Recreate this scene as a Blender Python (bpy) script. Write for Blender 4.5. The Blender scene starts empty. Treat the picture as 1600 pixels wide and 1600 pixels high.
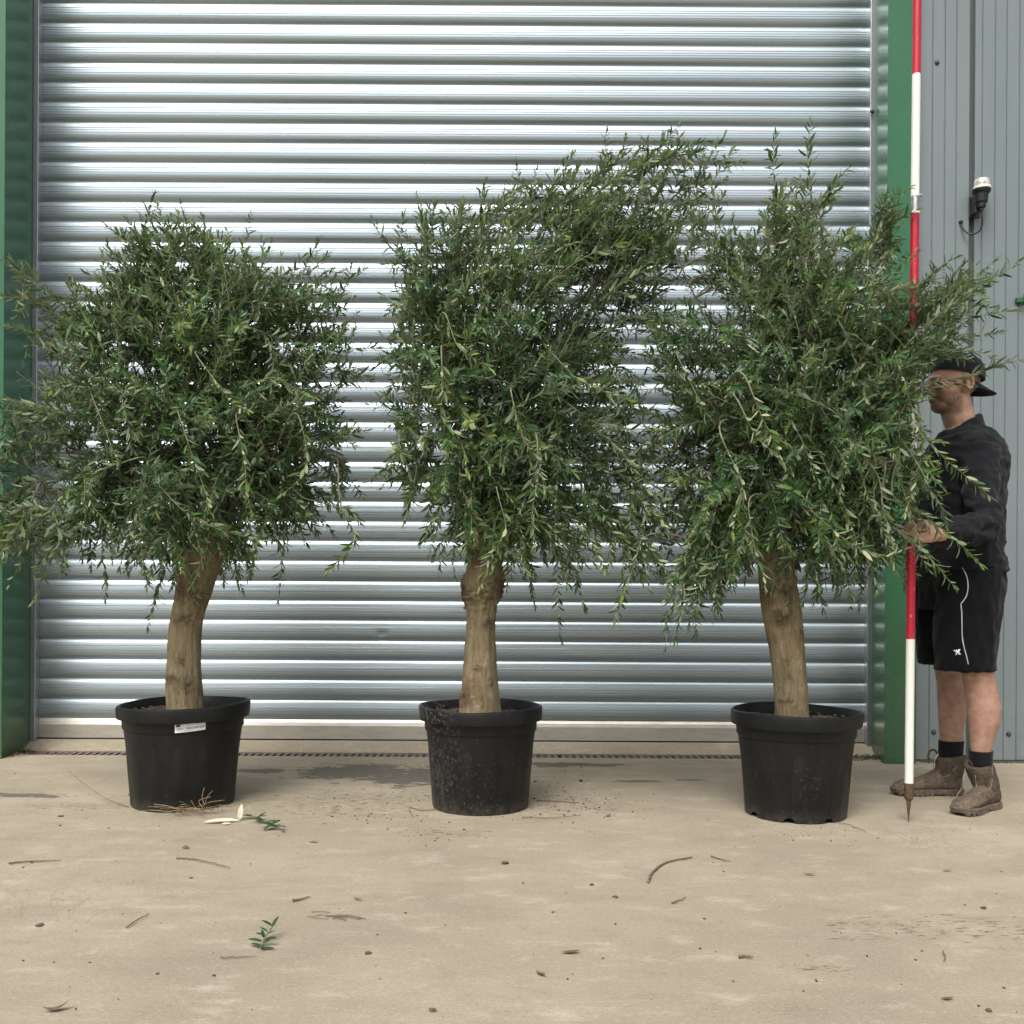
import bpy, bmesh, math, random
import numpy as np
from mathutils import Vector, Matrix, noise as mnoise

# ------------------------------------------------------------------ camera
SC = bpy.context.scene
COL = SC.collection
F = 1550.0                 # focal length in photo pixels (photo 1600 px wide)
YH = 920.0                 # horizon row
H = 0.87                   # camera height
ROLL = math.radians(0.33)
cam_d = bpy.data.cameras.new('camera')
cam_d.sensor_width = 36.0
cam_d.lens = 36.0 * F / 1600.0
cam_d.shift_y = (YH - 800.0) / 1600.0
cam_d.clip_start = 0.05
cam_d.clip_end = 2000.0
cam = bpy.data.objects.new('camera', cam_d)
cam.location = (0, 0, H)
cam.rotation_euler = (math.pi / 2, -ROLL, 0)
COL.objects.link(cam)
SC.camera = cam
SC.render.resolution_x = 1024
SC.render.resolution_y = 1024
SC.cycles.max_bounces = 8
SC.cycles.diffuse_bounces = 4
SC.cycles.glossy_bounces = 3
SC.cycles.transmission_bounces = 4

# ------------------------------------------------------------------ sky, sun, exposure
SUN_DIR = Vector((-0.38, -1.0, 1.55)).normalized()      # towards the sun, behind the camera
world = bpy.data.worlds.new('World')
SC.world = world
world.use_nodes = True
wn = world.node_tree.nodes
wl = world.node_tree.links
wn.clear()
sky = wn.new('ShaderNodeTexSky')
sky.sky_type = 'NISHITA'
sky.sun_disc = False
sky.sun_elevation = math.asin(SUN_DIR.z)
sky.sun_rotation = math.atan2(SUN_DIR.x, SUN_DIR.y)
sky.air_density = 1.0
sky.dust_density = 6.0
sky.ozone_density = 1.0
hs = wn.new('ShaderNodeHueSaturation')                  # thin even cloud: nearly colourless
hs.inputs['Saturation'].default_value = 0.45
bg = wn.new('ShaderNodeBackground')
bg.inputs['Strength'].default_value = 0.13
wo = wn.new('ShaderNodeOutputWorld')
wl.new(sky.outputs[0], hs.inputs['Color'])
wl.new(hs.outputs[0], bg.inputs['Color'])
wl.new(bg.outputs[0], wo.inputs[0])
sun_d = bpy.data.lights.new('sun', 'SUN')
sun_d.energy = 1.4
sun_d.angle = math.radians(28)
sun_d.color = (1.0, 0.97, 0.92)
sun = bpy.data.objects.new('sun', sun_d)
sun.rotation_euler = SUN_DIR.to_track_quat('Z', 'Y').to_euler()
sun.location = (-2, -5, 8)
COL.objects.link(sun)
vs = SC.view_settings
vs.view_transform = 'Standard'
vs.look = 'None'
vs.exposure = 0.55
vs.gamma = 1.0
vs.use_curve_mapping = False

# ------------------------------------------------------------------ helpers
rng = np.random.default_rng(7)
random.seed(7)
CR, SR = math.cos(ROLL), math.sin(ROLL)

def P(px, py, D):
    """photo reading at a distance -> world point"""
    u, v = px - 800.0, YH - py
    return Vector(((u * CR - v * SR) / F * D, D, H + (u * SR + v * CR) / F * D))

def G(px, py, z=0.0):
    """photo reading on the ground -> world point"""
    u, v = px - 800.0, YH - py
    s = (u * SR + v * CR) / F
    D = (z - H) / s
    p = P(px, py, D)
    p.z = z
    return p

def tag(o, label=None, cat=None, group=None, kind=None):
    if label: o['label'] = label
    if cat: o['category'] = cat
    if group: o['group'] = group
    if kind: o['kind'] = kind
    return o

def link(o, parent=None):
    COL.objects.link(o)
    if parent is not None:
        o.parent = parent
        o.matrix_parent_inverse = parent.matrix_basis.inverted()
    return o

def empty(name, loc, label=None, cat=None, group=None):
    o = bpy.data.objects.new(name, None)
    o.location = loc
    o.empty_display_size = 0.1
    COL.objects.link(o)
    return tag(o, label, cat, group)

def mesh_obj(name, verts, faces, mat, parent=None, smooth=False):
    me = bpy.data.meshes.new(name)
    me.from_pydata([tuple(v) for v in verts], [], faces)
    me.update()
    if smooth:
        me.polygons.foreach_set('use_smooth', [True] * len(me.polygons))
    if mat: me.materials.append(mat)
    return link(bpy.data.objects.new(name, me), parent)

class MB:
    """collects shapes into one mesh"""
    def __init__(s): s.v = []; s.f = []
    def add(s, v, f):
        o = len(s.v)
        s.v += [tuple(p) for p in v]
        s.f += [tuple(i + o for i in q) for q in f]
        return s
    def box(s, lo, hi, bevel=0.0):
        x0, y0, z0 = lo; x1, y1, z1 = hi
        if bevel <= 0:
            v = [(x0,y0,z0),(x1,y0,z0),(x1,y1,z0),(x0,y1,z0),(x0,y0,z1),(x1,y0,z1),(x1,y1,z1),(x0,y1,z1)]
            f = [(0,3,2,1),(4,5,6,7),(0,1,5,4),(1,2,6,5),(2,3,7,6),(3,0,4,7)]
            return s.add(v, f)
        bm = bmesh.new()
        bmesh.ops.create_cube(bm, size=1.0)
        for q in bm.verts:
            q.co = Vector(((x0+x1)/2 + q.co.x*(x1-x0), (y0+y1)/2 + q.co.y*(y1-y0), (z0+z1)/2 + q.co.z*(z1-z0)))
        bmesh.ops.bevel(bm, geom=bm.edges[:], offset=bevel, segments=2, affect='EDGES', profile=0.5)
        bm.verts.index_update()
        r = s.add([q.co[:] for q in bm.verts], [[q.index for q in f.verts] for f in bm.faces])
        bm.free()
        return r
    def tube(s, pts, rad, n=8, cap=True):
        pts = [Vector(p) for p in pts]
        if not hasattr(rad, '__len__'): rad = [rad] * len(pts)
        v, f = [], []
        up = Vector((0, 0, 1))
        prev = None
        for i, p in enumerate(pts):
            t = (pts[min(i+1, len(pts)-1)] - pts[max(i-1, 0)]).normalized()
            if prev is None:
                a = t.orthogonal().normalized() if abs(t.dot(up)) > .95 else t.cross(up).normalized()
            else:
                a = (prev - t * prev.dot(t)).normalized()
            prev = a
            b = t.cross(a)
            for k in range(n):
                w = 2 * math.pi * k / n
                v.append(p + (a * math.cos(w) + b * math.sin(w)) * rad[i])
        for i in range(len(pts) - 1):
            for k in range(n):
                k2 = (k + 1) % n
                f.append((i*n+k, i*n+k2, (i+1)*n+k2, (i+1)*n+k))
        if cap:
            f.append(tuple(range(n))[::-1]); f.append(tuple((len(pts)-1)*n + k for k in range(n)))
        return s.add(v, f)
    def lathe(s, prof, n=48, c=(0, 0, 0), cap0=False, cap1=False):
        v, f = [], []
        for r, z in prof:
            for k in range(n):
                w = 2 * math.pi * k / n
                v.append((c[0] + r*math.cos(w), c[1] + r*math.sin(w), c[2] + z))
        for i in range(len(prof) - 1):
            for k in range(n):
                k2 = (k + 1) % n
                f.append((i*n+k, i*n+k2, (i+1)*n+k2, (i+1)*n+k))
        if cap0: f.append(tuple(range(n))[::-1])
        if cap1: f.append(tuple((len(prof)-1)*n + k for k in range(n)))
        return s.add(v, f)
    def loft(s, rings, n=24):
        """rings: (centre, half x-axis vector, half y-axis vector); capped"""
        v, f = [], []
        for c, a, b in rings:
            c, a, b = Vector(c), Vector(a), Vector(b)
            for k in range(n):
                w = 2 * math.pi * k / n
                v.append(c + a * math.cos(w) + b * math.sin(w))
        for i in range(len(rings) - 1):
            for k in range(n):
                k2 = (k + 1) % n
                f.append((i*n+k, i*n+k2, (i+1)*n+k2, (i+1)*n+k))
        f.append(tuple(range(n))[::-1]); f.append(tuple((len(rings)-1)*n + k for k in range(n)))
        return s.add(v, f)
    def ball(s, c, r, rot=None, n=20, m=12):
        c = Vector(c)
        if not hasattr(r, '__len__'): r = (r, r, r)
        v, f = [], []
        for i in range(1, m):
            th = math.pi * i / m
            for k in range(n):
                w = 2 * math.pi * k / n
                q = Vector((r[0]*math.sin(th)*math.cos(w), r[1]*math.sin(th)*math.sin(w), r[2]*math.cos(th)))
                v.append(c + (rot @ q if rot else q))
        for i in range(m - 2):
            for k in range(n):
                k2 = (k + 1) % n
                f.append((i*n+k, (i+1)*n+k, (i+1)*n+k2, i*n+k2))
        t = Vector((0, 0, r[2])); b = Vector((0, 0, -r[2]))
        v += [c + (rot @ t if rot else t), c + (rot @ b if rot else b)]
        ti = len(v) - 2
        for k in range(n):
            k2 = (k + 1) % n
            f.append((ti, k, k2)); f.append((ti + 1, (m-2)*n + k2, (m-2)*n + k))
        return s.add(v, f)
    def build(s, name, mat, parent=None, smooth=False):
        return mesh_obj(name, s.v, s.f, mat, parent, smooth)

def auto_smooth(o, deg=40):
    me = o.data
    me.polygons.foreach_set('use_smooth', [True] * len(me.polygons))
    bm = bmesh.new(); bm.from_mesh(me)
    lim = math.radians(deg)
    for e in bm.edges:
        e.smooth = not (len(e.link_faces) == 2 and e.calc_face_angle(0) > lim)
    bm.to_mesh(me); bm.free()
    return o

def bez(a, b, c, d, n):
    out = []
    for i in range(n):
        t = i / (n - 1); u = 1 - t
        out.append(a*(u*u*u) + b*(3*u*u*t) + c*(3*u*t*t) + d*(t*t*t))
    return out

def catmull(pts, n=8):
    pts = [Vector(p) for p in pts]
    out = []
    for i in range(len(pts) - 1):
        p0 = pts[max(i-1, 0)]; p1 = pts[i]; p2 = pts[i+1]; p3 = pts[min(i+2, len(pts)-1)]
        for k in range(n):
            t = k / n
            out.append(0.5*((2*p1) + (p2-p0)*t + (2*p0-5*p1+4*p2-p3)*t*t + (3*p1-p0-3*p2+p3)*t*t*t))
    out.append(pts[-1])
    return out

# ------------------------------------------------------------------ materials
class NT:
    def __init__(s, name):
        s.m = bpy.data.materials.new(name); s.m.use_nodes = True
        s.t = s.m.node_tree; s.n = s.t.nodes
        s.bsdf = s.n['Principled BSDF']; s.out = s.n['Material Output']
        s._co = None
    def new(s, k, **kw):
        q = s.n.new(k)
        for a, b in kw.items(): setattr(q, a, b)
        return q
    def link(s, a, b): s.t.links.new(a, b)
    def val(s, sock, x):
        if hasattr(x, 'is_output'): s.link(x, sock)
        else:
            if isinstance(x, tuple) and len(x) == 3 and sock.type == 'RGBA': x = (*x, 1)
            sock.default_value = x
    def co(s, kind='Object', scale=(1, 1, 1), loc=(0, 0, 0)):
        tc = s.new('ShaderNodeTexCoord')
        mp = s.new('ShaderNodeMapping')
        mp.inputs['Scale'].default_value = scale
        mp.inputs['Location'].default_value = loc
        s.link(tc.outputs[kind], mp.inputs['Vector'])
        return mp.outputs[0]
    def pos(s, scale=(1, 1, 1), loc=(0, 0, 0)):
        g = s.new('ShaderNodeNewGeometry')
        mp = s.new('ShaderNodeMapping')
        mp.inputs['Scale'].default_value = scale
        mp.inputs['Location'].default_value = loc
        s.link(g.outputs['Position'], mp.inputs['Vector'])
        return mp.outputs[0]
    def noise(s, vec, scale=5.0, detail=4.0, rough=0.55, dist=0.0):
        q = s.new('ShaderNodeTexNoise')
        s.link(vec, q.inputs['Vector'])
        q.inputs['Scale'].default_value = scale; q.inputs['Detail'].default_value = detail
        q.inputs['Roughness'].default_value = rough; q.inputs['Distortion'].default_value = dist
        return q.outputs[0]
    def voro(s, vec, scale=5.0, feature='F1'):
        q = s.new('ShaderNodeTexVoronoi', feature=feature)
        s.link(vec, q.inputs['Vector']); q.inputs['Scale'].default_value = scale
        return q.outputs['Distance']
    def ramp(s, fac, stops, interp='LINEAR'):
        q = s.new('ShaderNodeValToRGB'); q.color_ramp.interpolation = interp
        e = q.color_ramp.elements
        while len(e) < len(stops): e.new(0.5)
        for i, (p, c) in enumerate(stops):
            e[i].position = p
            e[i].color = (c, c, c, 1) if not isinstance(c, tuple) else (*c, 1)
        s.link(fac, q.inputs[0])
        return q.outputs[0]
    def mix(s, fac, a, b, mode='MIX'):
        q = s.new('ShaderNodeMix', data_type='RGBA', blend_type=mode)
        s.val(q.inputs[0], fac); s.val(q.inputs[6], a); s.val(q.inputs[7], b)
        return q.outputs[2]
    def math(s, op, a, b=0.0, c=0.0, clamp=False):
        q = s.new('ShaderNodeMath', operation=op, use_clamp=clamp)
        s.val(q.inputs[0], a); s.val(q.inputs[1], b); s.val(q.inputs[2], c)
        return q.outputs[0]
    def bump(s, h, strength=0.3, dist=0.01):
        q = s.new('ShaderNodeBump')
        q.inputs['Strength'].default_value = strength; q.inputs['Distance'].default_value = dist
        s.link(h, q.inputs['Height'])
        s.link(q.outputs[0], s.bsdf.inputs['Normal'])
        return q
    def set(s, **kw):
        names = {'color': 'Base Color', 'rough': 'Roughness', 'metal': 'Metallic', 'spec': 'Specular IOR Level',
                 'trans': 'Transmission Weight', 'ior': 'IOR', 'alpha': 'Alpha', 'sss': 'Subsurface Weight', 'sheen': 'Sheen Weight', 'coat': 'Coat Weight'}
        for k, x in kw.items(): s.val(s.bsdf.inputs[names[k]], x)
        return s.m

def simple(name, color, rough=0.6, var=0.15, scale=30.0, bump=0.0, metal=0.0, spec=0.5):
    t = NT(name)
    n = t.noise(t.pos(), scale, 4)
    c0 = tuple(max(0, c*(1-var)) for c in color); c1 = tuple(min(1, c*(1+var)) for c in color)
    col = t.ramp(n, [(0.3, c0), (0.7, c1)])
    if bump: t.bump(n, bump, 0.004)
    return t.set(color=col, rough=rough, metal=metal, spec=spec)

M = {}

# concrete yard
def mat_concrete():
    t = NT('concrete')
    p = t.pos()
    big = t.noise(p, 0.9, 5, 0.6)
    mid = t.noise(t.pos((0.8, 1.3, 1)), 2.4, 8, 0.68, 0.3)
    cloud = t.noise(t.pos((0.8, 1.5, 1), (4, 7, 0)), 7.0, 8, 0.7)
    fine = t.noise(p, 240, 3, 0.75)
    grit = t.noise(t.pos((0.8, 1.6, 1)), 95, 5, 0.75)
    col = t.ramp(big, [(0.28, (0.272, 0.232, 0.173)), (0.5, (0.325, 0.278, 0.203)), (0.74, (0.395, 0.344, 0.262))])
    col = t.mix(t.ramp(mid, [(0.36, 0.6), (0.56, 0.0)]), col, (0.245, 0.213, 0.163))
    col = t.mix(t.ramp(cloud, [(0.54, 0.0), (0.70, 0.6)]), col, (0.48, 0.43, 0.345))
    col = t.mix(t.ramp(cloud, [(0.30, 0.55), (0.45, 0.0)]), col, (0.22, 0.19, 0.145))
    col = t.mix(t.ramp(grit, [(0.34, 0.5), (0.46, 0.0)]), col, (0.19, 0.155, 0.115))
    col = t.mix(t.ramp(grit, [(0.56, 0.0), (0.68, 0.5)]), col, (0.58, 0.52, 0.42))
    col = t.mix(t.ramp(fine, [(0.56, 0.0), (0.72, 0.5)]), col, (0.58, 0.52, 0.42))
    col = t.mix(t.ramp(fine, [(0.32, 0.6), (0.45, 0.0)]), col, (0.18, 0.145, 0.11))
    # brushed finish: short broken lines left by the broom
    scr = t.noise(t.pos((0.5, 14, 1)), 7, 7, 0.75, 0.25)
    col = t.mix(t.ramp(scr, [(0.58, 0.0), (0.72, 0.30)]), col, (0.55, 0.49, 0.39))
    col = t.mix(t.ramp(scr, [(0.26, 0.3), (0.38, 0.0)]), col, (0.20, 0.165, 0.12))
    sep = t.new('ShaderNodeSeparateXYZ'); t.link(p, sep.inputs[0])
    jag = t.noise(t.pos((1.0, 1.8, 1)), 5.0, 8, 0.68)
    jag2 = t.noise(t.pos((0.8, 1.6, 1)), 17.0, 8, 0.72)
    jag = t.math('ADD', t.math('MULTIPLY', t.math('SUBTRACT', jag, 0.5), 3.0), t.math('MULTIPLY', t.math('SUBTRACT', jag2, 0.5), 3.8))
    def blot(px, py, rx, ry, soft=0.10):
        """1 inside an uneven patch, 0 outside"""
        c = G(px, py)
        dx = t.math('DIVIDE', t.math('SUBTRACT', sep.outputs[0], c.x), rx)
        dy = t.math('DIVIDE', t.math('SUBTRACT', sep.outputs[1], c.y), ry)
        r = t.math('SQRT', t.math('ADD', t.math('MULTIPLY', dx, dx), t.math('MULTIPLY', dy, dy)))
        e = t.math('ADD', t.math('SUBTRACT', 1.0, r), jag)
        return t.math('DIVIDE', e, soft, clamp=True)
    def union(l):
        w = l[0]
        for q in l[1:]: w = t.math('MAXIMUM', w, q)
        return w
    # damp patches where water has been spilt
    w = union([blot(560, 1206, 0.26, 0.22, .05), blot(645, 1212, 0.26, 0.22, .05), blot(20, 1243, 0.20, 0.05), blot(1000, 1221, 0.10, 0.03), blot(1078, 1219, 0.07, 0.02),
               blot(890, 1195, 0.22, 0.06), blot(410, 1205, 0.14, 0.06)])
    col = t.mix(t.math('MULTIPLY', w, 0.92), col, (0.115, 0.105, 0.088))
    # soil trodden in round the pots
    soil = t.noise(t.pos((0.7, 2.2, 1)), 30, 7, 0.75)
    s_ = union([blot(890, 1256, 0.40, 0.20, .5), blot(560, 1255, 0.55, 0.28, .5), blot(1520, 1450, 0.40, 0.12, .5), blot(1290, 1515, 0.07, 0.03, .5), blot(690, 1300, .2, .06, .5), blot(130, 1262, .3, .06, .5)])
    sm = t.math('MULTIPLY', s_, t.ramp(soil, [(0.52, 0.0), (0.59, 0.9)]))
    col = t.mix(sm, col, (0.11, 0.085, 0.06))
    sm2 = t.ramp(soil, [(0.635, 0.0), (0.70, 0.65)])
    col = t.mix(sm2, col, (0.15, 0.12, 0.085))
    fl2 = t.math('LESS_THAN', t.voro(t.pos((1.1, 1, 1), (3.1, 2.2, 0)), 34.0), t.math('MULTIPLY', t.math('SUBTRACT', t.noise(p, 5, 3), 0.48, clamp=True), 0.5))
    col = t.mix(t.math('MULTIPLY', fl2, 0.6), col, (0.13, 0.10, 0.07))
    vein = t.math('ABSOLUTE', t.math('SUBTRACT', t.noise(t.pos((0.7, 1.1, 1), (1.7, 0.4, 0)), 1.5, 9, 0.7, 0.8), 0.5))
    col = t.mix(t.math('MULTIPLY', t.ramp(vein, [(0.0, 0.55), (0.006, 0.0)]), t.ramp(big, [(0.45, 0.0), (0.6, 1.0)])), col, (0.19, 0.16, 0.12))
    hsum = t.math('ADD', t.math('MULTIPLY', grit, 0.8), t.math('ADD', t.math('MULTIPLY', fine, 0.5), t.math('MULTIPLY', scr, 0.5)))
    t.bump(hsum, 0.22, 0.005)
    rough = t.mix(w, (0.9, 0.9, 0.9), (0.8, 0.8, 0.8))
    t.set(color=col, rough=rough, spec=0.15)
    return t.m
M['concrete'] = mat_concrete()

def mat_slat():
    t = NT('mill_finish_metal')
    streak = t.noise(t.pos((0.12, 1, 90)), 3.0, 3, 0.5)
    dirt = t.noise(t.pos((1.2, 1, 3)), 4.0, 6, 0.7)
    spots = t.noise(t.pos((1.5, 1, 4)), 22.0, 4, 0.65)
    col = t.ramp(streak, [(0.3, (0.355, 0.42, 0.45)), (0.7, (0.42, 0.485, 0.515))])
    col = t.mix(t.ramp(dirt, [(0.55, 0.0), (0.75, 0.22)]), col, (0.43, 0.46, 0.465))
    col = t.mix(t.ramp(spots, [(0.70, 0.0), (0.78, 0.3)]), col, (0.27, 0.28, 0.28))
    runs = t.noise(t.pos((9, 1, 0.22)), 4.0, 5, 0.65)
    col = t.mix(t.ramp(runs, [(0.56, 0.0), (0.74, 0.28)]), col, (0.40, 0.425, 0.42))
    rough = t.ramp(t.noise(t.pos((0.3, 1, 1)), 3, 2), [(0.3, 0.34), (0.7, 0.41)])
    return t.set(color=col, rough=rough, metal=0.76, spec=0.5)
M['slat'] = mat_slat()

def mat_rail():
    t = NT('dusty_bottom_rail')
    n = t.noise(t.pos((1, 1, 4)), 12, 6, 0.7)
    col = t.ramp(n, [(0.3, (0.50, 0.47, 0.41)), (0.7, (0.66, 0.63, 0.56))])
    return t.set(color=col, rough=0.42, metal=0.75)
M['rail'] = mat_rail()
M['guide'] = simple('galvanised_guide', (0.42, 0.45, 0.47), 0.38, 0.1, 20, 0.0, 0.85)
M['rubber'] = simple('black_rubber', (0.012, 0.012, 0.012), 0.7, 0.2, 40)

def mat_green():
    t = NT('green_powder_coat')
    n = t.noise(t.pos(), 3, 5)
    col = t.ramp(n, [(0.3, (0.016, 0.105, 0.042)), (0.7, (0.021, 0.128, 0.052))])
    sp = t.noise(t.pos(), 55, 3, 0.7)
    sep = t.new('ShaderNodeSeparateXYZ'); t.link(t.pos(), sep.inputs[0])
    low = t.ramp(sep.outputs[2], [(0.0, 1.0), (0.9, 0.0)])
    splash = t.math('MULTIPLY', low, t.ramp(sp, [(0.60, 0.0), (0.70, 0.75)]))
    col = t.mix(splash, col, (0.20, 0.19, 0.14))
    film = t.math('MULTIPLY', low, t.ramp(t.noise(t.pos(), 8, 5), [(0.3, 0.1), (0.8, 0.5)]))
    col = t.mix(film, col, (0.10, 0.105, 0.06))
    rough = t.ramp(sp, [(0.3, 0.26), (0.7, 0.38)])
    return t.set(color=col, rough=rough, spec=0.6)
M['green'] = mat_green()

def mat_clad():
    t = NT('grey_coated_cladding')
    n = t.noise(t.pos((1, 1, 0.3)), 4, 5)
    col = t.ramp(n, [(0.3, (0.152, 0.190, 0.198)), (0.7, (0.176, 0.216, 0.224))])
    sep = t.new('ShaderNodeSeparateXYZ'); t.link(t.pos(), sep.inputs[0])
    low = t.ramp(sep.outputs[2], [(0.0, 1.0), (0.35, 0.0)])
    col = t.mix(t.math('MULTIPLY', low, t.ramp(t.noise(t.pos(), 20, 5), [(0.4, 0.0), (0.8, 0.5)])), col, (0.3, 0.26, 0.2))
    st = t.noise(t.pos((14, 14, 0.5)), 3, 4)
    col = t.mix(t.ramp(st, [(0.6, 0.0), (0.8, 0.2)]), col, (0.27, 0.29, 0.28))
    return t.set(color=col, rough=0.42, spec=0.5)
M['clad'] = mat_clad()
M['clad_dark'] = simple('dark_grey_flashing', (0.075, 0.095, 0.095), 0.5, 0.08, 8)
M['screw'] = simple('dark_screw', (0.06, 0.07, 0.07), 0.4, 0.2, 60, 0, 0.4)
M['iron'] = simple('drain_iron', (0.15, 0.13, 0.11), 0.7, 0.35, 40, 0.2)
M['void'] = simple('black_drain_bed', (0.012, 0.010, 0.008), 0.9, 0.3, 40)  # near-black channel bed beneath the grate bars

def mat_pot(name, scuff, seed):
    t = NT(name)
    co = t.co('Object', (1, 1, 1), (seed, seed*2, 0))
    n = t.noise(co, 9, 4)
    col = t.ramp(n, [(0.3, (0.0065, 0.0075, 0.0075)), (0.7, (0.011, 0.012, 0.012))])
    sep = t.new('ShaderNodeSeparateXYZ'); t.link(t.co('Object'), sep.inputs[0])
    low = t.ramp(sep.outputs[2], [(0.0, 1.0), (0.30, 0.05)])
    left = t.ramp(t.math('ADD', t.math('MULTIPLY', sep.outputs[0], -2.2), 0.25), [(0.35, 0.0), (0.8, 1.0)]) if scuff == 2 else None
    vec = t.co('Object', (1, 1, 0.85), (seed*3, 0, 0))
    spk = t.ramp(t.noise(vec, 85, 4, 0.75), [(0.59, 0.0), (0.67, 1.0)])
    drip = t.ramp(t.noise(t.co('Object', (7, 7, 0.7), (seed, 1, 0)), 6, 5, 0.7), [(0.5, 0.0), (0.75, 1.0)])
    patch = t.ramp(t.noise(co, 7, 4), [(0.42, 0.0), (0.6, 1.0)])
    a = t.math('MULTIPLY', t.math('MULTIPLY', spk, patch), low)
    if left is not None:
        a = t.math('MAXIMUM', a, t.math('MULTIPLY', left, t.math('MULTIPLY', t.ramp(t.noise(vec, 75, 6, 0.8), [(0.53, 0.0), (0.61, 0.9)]), 0.9)))
        a = t.math('MAXIMUM', a, t.math('MULTIPLY', t.math('MULTIPLY', left, low), t.math('MULTIPLY', drip, 0.7)))
    a = t.math('MULTIPLY', a, {0: 0.12, 1: 0.5, 2: 0.9}[scuff])
    col = t.mix(t.math('MULTIPLY', a, 0.75), col, (0.32, 0.31, 0.28))
    base = t.ramp(sep.outputs[2], [(0.0, 0.5), (0.055, 0.0)])
    col = t.mix(t.math('MULTIPLY', base, t.ramp(t.noise(co, 30, 5), [(0.35, 0.1), (0.7, 1.0)])), col, (0.13, 0.12, 0.095))
    col = t.mix(t.math('MULTIPLY', drip, 0.22), col, (0.035, 0.037, 0.035))
    t.bump(t.noise(co, 60, 4), 0.06, 0.003)
    rough = t.mix(a, (0.46, 0.46, 0.46), (0.8, 0.8, 0.8))
    return t.set(color=col, rough=rough, spec=0.26)

def mat_bark():
    t = NT('olive_bark')
    co = t.pos()
    n = t.noise(t.pos((1, 1, 0.3)), 22, 6, 0.65, 0.4)
    gr = t.noise(t.pos((1, 1, 0.10)), 130, 5, 0.7)
    big = t.noise(co, 5.5, 4)
    col = t.ramp(n, [(0.25, (0.135, 0.100, 0.056)), (0.5, (0.255, 0.200, 0.115)), (0.78, (0.37, 0.305, 0.19))])
    col = t.mix(t.ramp(big, [(0.42, 0.0), (0.68, 0.55)]), col, (0.17, 0.155, 0.095))
    col = t.mix(t.ramp(big, [(0.3, 0.55), (0.44, 0.0)]), col, (0.15, 0.085, 0.05))
    col = t.mix(t.ramp(gr, [(0.3, 0.65), (0.48, 0.0)]), col, (0.075, 0.055, 0.036))
    spot = t.noise(t.pos((1, 1, 0.8)), 48, 5, 0.7)
    col = t.mix(t.ramp(spot, [(0.60, 0.0), (0.68, 0.7)]), col, (0.07, 0.05, 0.03))
    pale = t.noise(t.pos((1, 1, 0.5), (3, 3, 3)), 34, 6, 0.75)
    col = t.mix(t.ramp(pale, [(0.55, 0.0), (0.68, 0.6)]), col, (0.40, 0.36, 0.26))
    at = t.new('ShaderNodeAttribute', attribute_name='knot')
    col = t.mix(t.math('MULTIPLY', at.outputs['Fac'], t.ramp(t.noise(co, 70, 4), [(0.3, 1.0), (0.65, 0.35)])), col, (0.030, 0.019, 0.012))
    t.bump(t.math('ADD', t.math('MULTIPLY', n, 0.8), t.math('ADD', gr, t.math('MULTIPLY', spot, -.6))), 1.0, 0.010)
    return t.set(color=col, rough=0.85, spec=0.2)
M['bark'] = mat_bark()

M['limb'] = simple('grey_limb_bark', (0.13, 0.115, 0.085), 0.85, 0.35, 50, 0.4)
def mat_twig():
    t = NT('olive_twig')
    n = t.noise(t.pos(), 40, 3)
    col = t.ramp(n, [(0.3, (0.12, 0.115, 0.075)), (0.7, (0.25, 0.25, 0.16))])
    return t.set(color=col, rough=0.7, spec=0.3)
M['twig'] = mat_twig()

def mat_leaf():
    t = NT('olive_leaf')
    at = t.new('ShaderNodeAttribute', attribute_name='tint')
    g = t.new('ShaderNodeNewGeometry')
    top = t.ramp(at.outputs['Fac'], [(0.0, (0.019, 0.054, 0.024)), (0.4, (0.042, 0.105, 0.032)), (0.75, (0.092, 0.180, 0.038)), (1.0, (0.22, 0.26, 0.07))])
    under = t.ramp(at.outputs['Fac'], [(0.0, (0.15, 0.20, 0.13)), (0.6, (0.23, 0.285, 0.165)), (1.0, (0.40, 0.43, 0.25))])
    col = t.mix(g.outputs['Backfacing'], top, under)
    rough = t.mix(g.outputs['Backfacing'], (0.42, 0.42, 0.42), (0.72, 0.72, 0.72))
    t.set(color=col, rough=rough, spec=0.4)
    tr = t.new('ShaderNodeBsdfTranslucent')
    t.link(t.mix(0.6, col, (0.10, 0.16, 0.025)), tr.inputs['Color'])
    mx = t.new('ShaderNodeMixShader')
    mx.inputs[0].default_value = 0.2
    t.link(t.bsdf.outputs[0], mx.inputs[1]); t.link(tr.outputs[0], mx.inputs[2])
    t.link(mx.outputs[0], t.out.inputs['Surface'])
    return t.m
M['leaf'] = mat_leaf()
M['soil'] = simple('potting_soil', (0.045, 0.032, 0.022), 0.95, 0.6, 60, 0.8)
M['soil_crumb'] = simple('soil_crumb', (0.085, 0.062, 0.043), 0.95, 0.4, 60, 0.5)
M['dead_leaf'] = simple('dead_leaf', (0.13, 0.085, 0.05), 0.8, 0.35, 60)
M['root'] = simple('dry_root', (0.26, 0.19, 0.11), 0.85, 0.35, 60)
M['dry_twig'] = simple('dry_twig', (0.15, 0.115, 0.08), 0.85, 0.35, 60)
M['pale_leaf'] = simple('pale_leaf', (0.58, 0.56, 0.42), 0.7, 0.1, 60)
M['moss'] = simple('moss', (0.07, 0.085, 0.03), 0.95, 0.5, 60, 0.5)
M['paper'] = simple('label_paper', (0.80, 0.82, 0.82), 0.5, 0.03, 30)
M['ink'] = simple('label_ink', (0.02, 0.02, 0.025), 0.5, 0.1, 60)
M['ink_grey'] = simple('label_ink_grey', (0.30, 0.31, 0.33), 0.5, 0.1, 60)
M['black_plastic'] = simple('black_plastic', (0.010, 0.012, 0.012), 0.4, 0.2, 50)
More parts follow.
